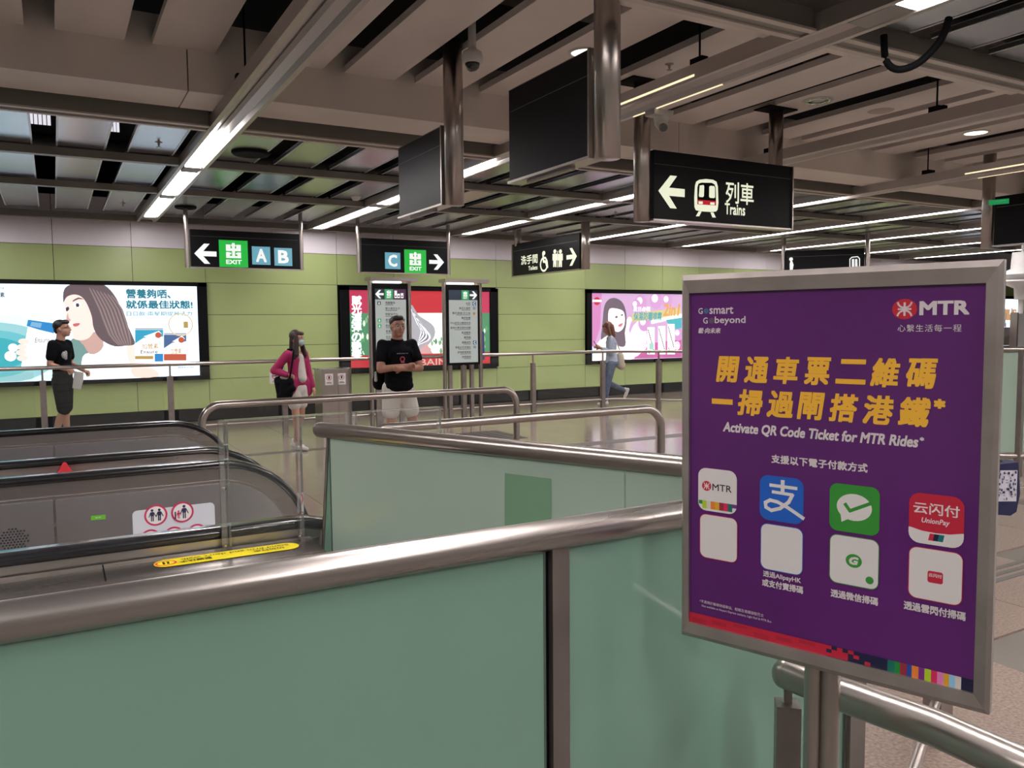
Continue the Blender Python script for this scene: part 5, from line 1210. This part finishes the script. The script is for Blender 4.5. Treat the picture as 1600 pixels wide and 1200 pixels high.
# ---------------- woman walking left with a phone
fw = -Vector((.871, -.491, 0)); c = at(955, 634, 'Y', 13.25)
t, M = person('woman in pale blue shirt and jeans walking left and looking at her phone', (c.x, 13.25), fw, .965)
hc = V(0, .075, 1.615); HR = rot(0, -.42)*1.06
shR = V(.165, .02, 1.40); shL = V(-.165, .02, 1.40); elR = V(.19, .01, 1.12); elL = V(-.19, .03, 1.12); wrR = V(.07, .24, 1.20); wrL = V(-.06, .24, 1.22)
g = G(); head(g, hc, HR, .92); g.cone(V(0, 0, 1.42), V(0, .045, 1.56), .050, .046); g.ell(V(0, .01, 1.38), (.13, .08, .07))
for s, e, w_ in ((shR, elR, wrR), (shL, elL, wrL)): g.cone(s, e, .042, .036); g.cone(e, w_, .034, .023)
hand(g, wrR, elR, (0, .2, 1), .7); hand(g, wrL, elL, (0, .2, 1), .7)
hp = (V(.085, 0, .88), V(-.085, 0, .88)); kn = (V(.085, .08, .48), V(-.085, .07, .49)); an = (V(.08, -.31, .30), V(-.07, .14, .085))
for h_, k_, a_ in zip(hp, kn, an): g.cone(h_, k_, .07, .048); g.cone(k_, a_, .045, .030)
torso(g, V(0, 0, .94), V(0, .01, 1.31), (shR, shL), (.15, .11), (.14, .10), -.01); fuse(g, 'body', SK_B, t, M, .009); face_bits(t, hc, HR, M)
g = G(); torso(g, V(0, -.01, .93), V(0, .0, 1.31), (shR, shL), (.165, .135), (.16, .12))
for s, e, w_ in ((shR, elR, wrR), (shL, elL, wrL)): g.cone(s, e, .064, .062); g.cone(e, e.lerp(w_, .6), .060, .046)
fuse(g, 'shirt', BLUC, t, M, .011, 4)
g = G(); g.ell(V(0, -.02, .89), (.165, .135, .11))
for h_, k_, a_ in zip(hp, kn, an): g.cone(h_, k_, .098, .066); g.cone(k_, k_.lerp(a_, .93), .064, .046)
fuse(g, 'jeans', DENIM, t, M, .011, 4)
g = G(); g.ell(hc+HR @ V(0, -.026, .040), (.088, .094, .088), 16, HR); g.ell(hc+HR @ V(0, .050, .070), (.062, .036, .034), 12, HR)
for s in (-1, 1): g.cone(hc+HR @ V(s*.070, -.01, .02), hc+V(s*.085, -.04, -.13), .036, .034)
g.cone(hc+HR @ V(0, -.07, .0), hc+V(0, -.12, -.15), .070, .050); fuse(g, 'hair', HAIRA, t, M, .009, 3)
g = G(); shoe(g, an[0], 0, -1.1, .95); fuse(g, 'shoe', SHOE, t, M, .008, 2); g = G(); shoe(g, an[1], 0, 0, .95); fuse(g, 'shoe', SHOE, t, M, .008, 2)
o = G().obox(V(.0, .33, 1.29), (1, 0, 0), (0, .5, .85), (0, -.85, .5), .036, .072, .005).build('phone', BLACK, None, label='dark mobile phone in the hands of the woman in pale blue shirt', cat='phone'); o.data.transform(M)
tb = thing('shoulder_bag', M @ V(-.1, -.2, 1.0), 'cream shoulder bag on the back of the woman in jeans', 'bag')
g = G(); g.cone(V(.10, -.20, 1.04), V(.10, -.22, .82), .075, .085); g.ell(V(.11, -.21, .84), (.07, .11, .09)); fuse(g, 'bag_body', CREAMB, tb, M, .011, 3)
part(G().cone(V(.13, -.05, 1.46), V(.16, -.16, 1.25), .012, .012, 8).cone(V(.16, -.16, 1.25), V(.13, -.24, 1.04), .012, .012, 8), 'strap', CREAMB, tb, M)

# ---------------- passer-by mostly hidden behind the poster board at right
c = at(1512, 640, 'Y', 2.55); fw = Vector((-.491, -.871, 0))
t, M = person('passer-by in dark green top and cream skirt, nearly hidden behind the poster board', (4.13, 2.60), fw, .95)
hc = V(0, .03, 1.635); HR = rot(.2)
shR = V(-.17, 0, 1.40); shL = V(.17, 0, 1.40); elR = V(-.20, -.03, 1.12); elL = V(.25, .0, 1.14); wrR = V(-.19, .12, .95); wrL = V(.24, .12, 1.04)
g = G(); head(g, hc, HR, .95); g.cone(V(0, -.01, 1.42), V(0, .01, 1.58), .05, .046); g.ell(V(0, 0, 1.38), (.13, .08, .07))
for s, e, w_ in ((shR, elR, wrR), (shL, elL, wrL)): g.cone(s, e, .044, .038); g.cone(e, w_, .036, .024)
hand(g, wrR, elR, (1, 0, 0), .5); hand(g, wrL, elL, (1, 0, 0), .9)
hp = (V(.085, 0, .88), V(-.085, 0, .88)); kn = (V(.09, .05, .48), V(-.09, -.03, .49)); an = (V(.09, .06, .085), V(-.09, -.15, .085))
for h_, k_, a_ in zip(hp, kn, an): g.cone(h_, k_, .08, .054); g.cone(k_, a_, .052, .034)
torso(g, V(0, 0, .94), V(0, 0, 1.31), (shR, shL), (.15, .11), (.14, .10), -.01); fuse(g, 'body', SK_A, t, M, .010); face_bits(t, hc, HR, M)
g = G(); torso(g, V(0, 0, .95), V(0, 0, 1.31), (shR, shL), (.165, .12), (.16, .115))
for s, e in ((shR, elR), (shL, elL)): g.cone(s, s.lerp(e, .75), .066, .060)
fuse(g, 'top', mat('dark_green_cloth', (.02, .045, .035), .85), t, M, .012, 4)
g = G(); g.ell(V(0, 0, .90), (.165, .13, .12)); g.cone(V(0, 0, .85), V(0, 0, .62), .16, .19); fuse(g, 'skirt', mat('cream_cloth', (.48, .42, .30), .85), t, M, .013, 3)
g = G(); g.ell(hc+V(0, -.026, .045), (.084, .092, .082)); g.cone(hc+V(0, -.07, 0), hc+V(0, -.09, -.15), .06, .05); fuse(g, 'hair', HAIRD, t, M, .009, 3)
for a_ in an: g = G(); shoe(g, a_); fuse(g, 'shoe', SHOE, t, M, .009, 2)
bp = at(1562, 762, 'Y', 2.36); tb = thing('tote_bag', bp, 'navy tote bag with white lettering pattern carried by the passer-by', 'bag')
u_ = Vector((.871, -.491, 0)); v_ = Vector((-.491, -.871, 0))
G().prism([bp+u_*a+Vector((0, 0, b))-v_*.05 for a, b in ((-.16, .12), (.06, .14), (.075, -.02), (.06, -.115), (.03, -.135), (-.16, -.12))], v_*.10).build('bag_body', mat('navy_cloth', (.012, .012, .05), .85), tb)
pr = Print(Plane(bp+v_*.052, u_), .001); pr.rect(-.13, -.06, .055, .10, flat('bag_white', (.50, .48, .55)))
random.seed(5)
for k in range(70): a_, b_ = random.uniform(-.12, .045), random.uniform(-.055, .09); q_ = random.uniform(.004, .012); pr.rect(a_, b_, a_+q_, b_+random.choice([.003, .012]), flat('navy', (.02, .02, .07)))
pr.build('bag_print', tb)
part(G().cone(V(0, 0, 0), V(0.0, 0, .001), .001, .001, 4), 'bead', BLKC, tb, Matrix.Translation(bp)) if 0 else None
w0 = M @ V(.20, .02, 1.38); G().tube([w0, M @ V(.27, .10, 1.15), bp+Vector((.02, 0, .13))], .014, 8).build('strap', MATS['dark_green_cloth'], tb)
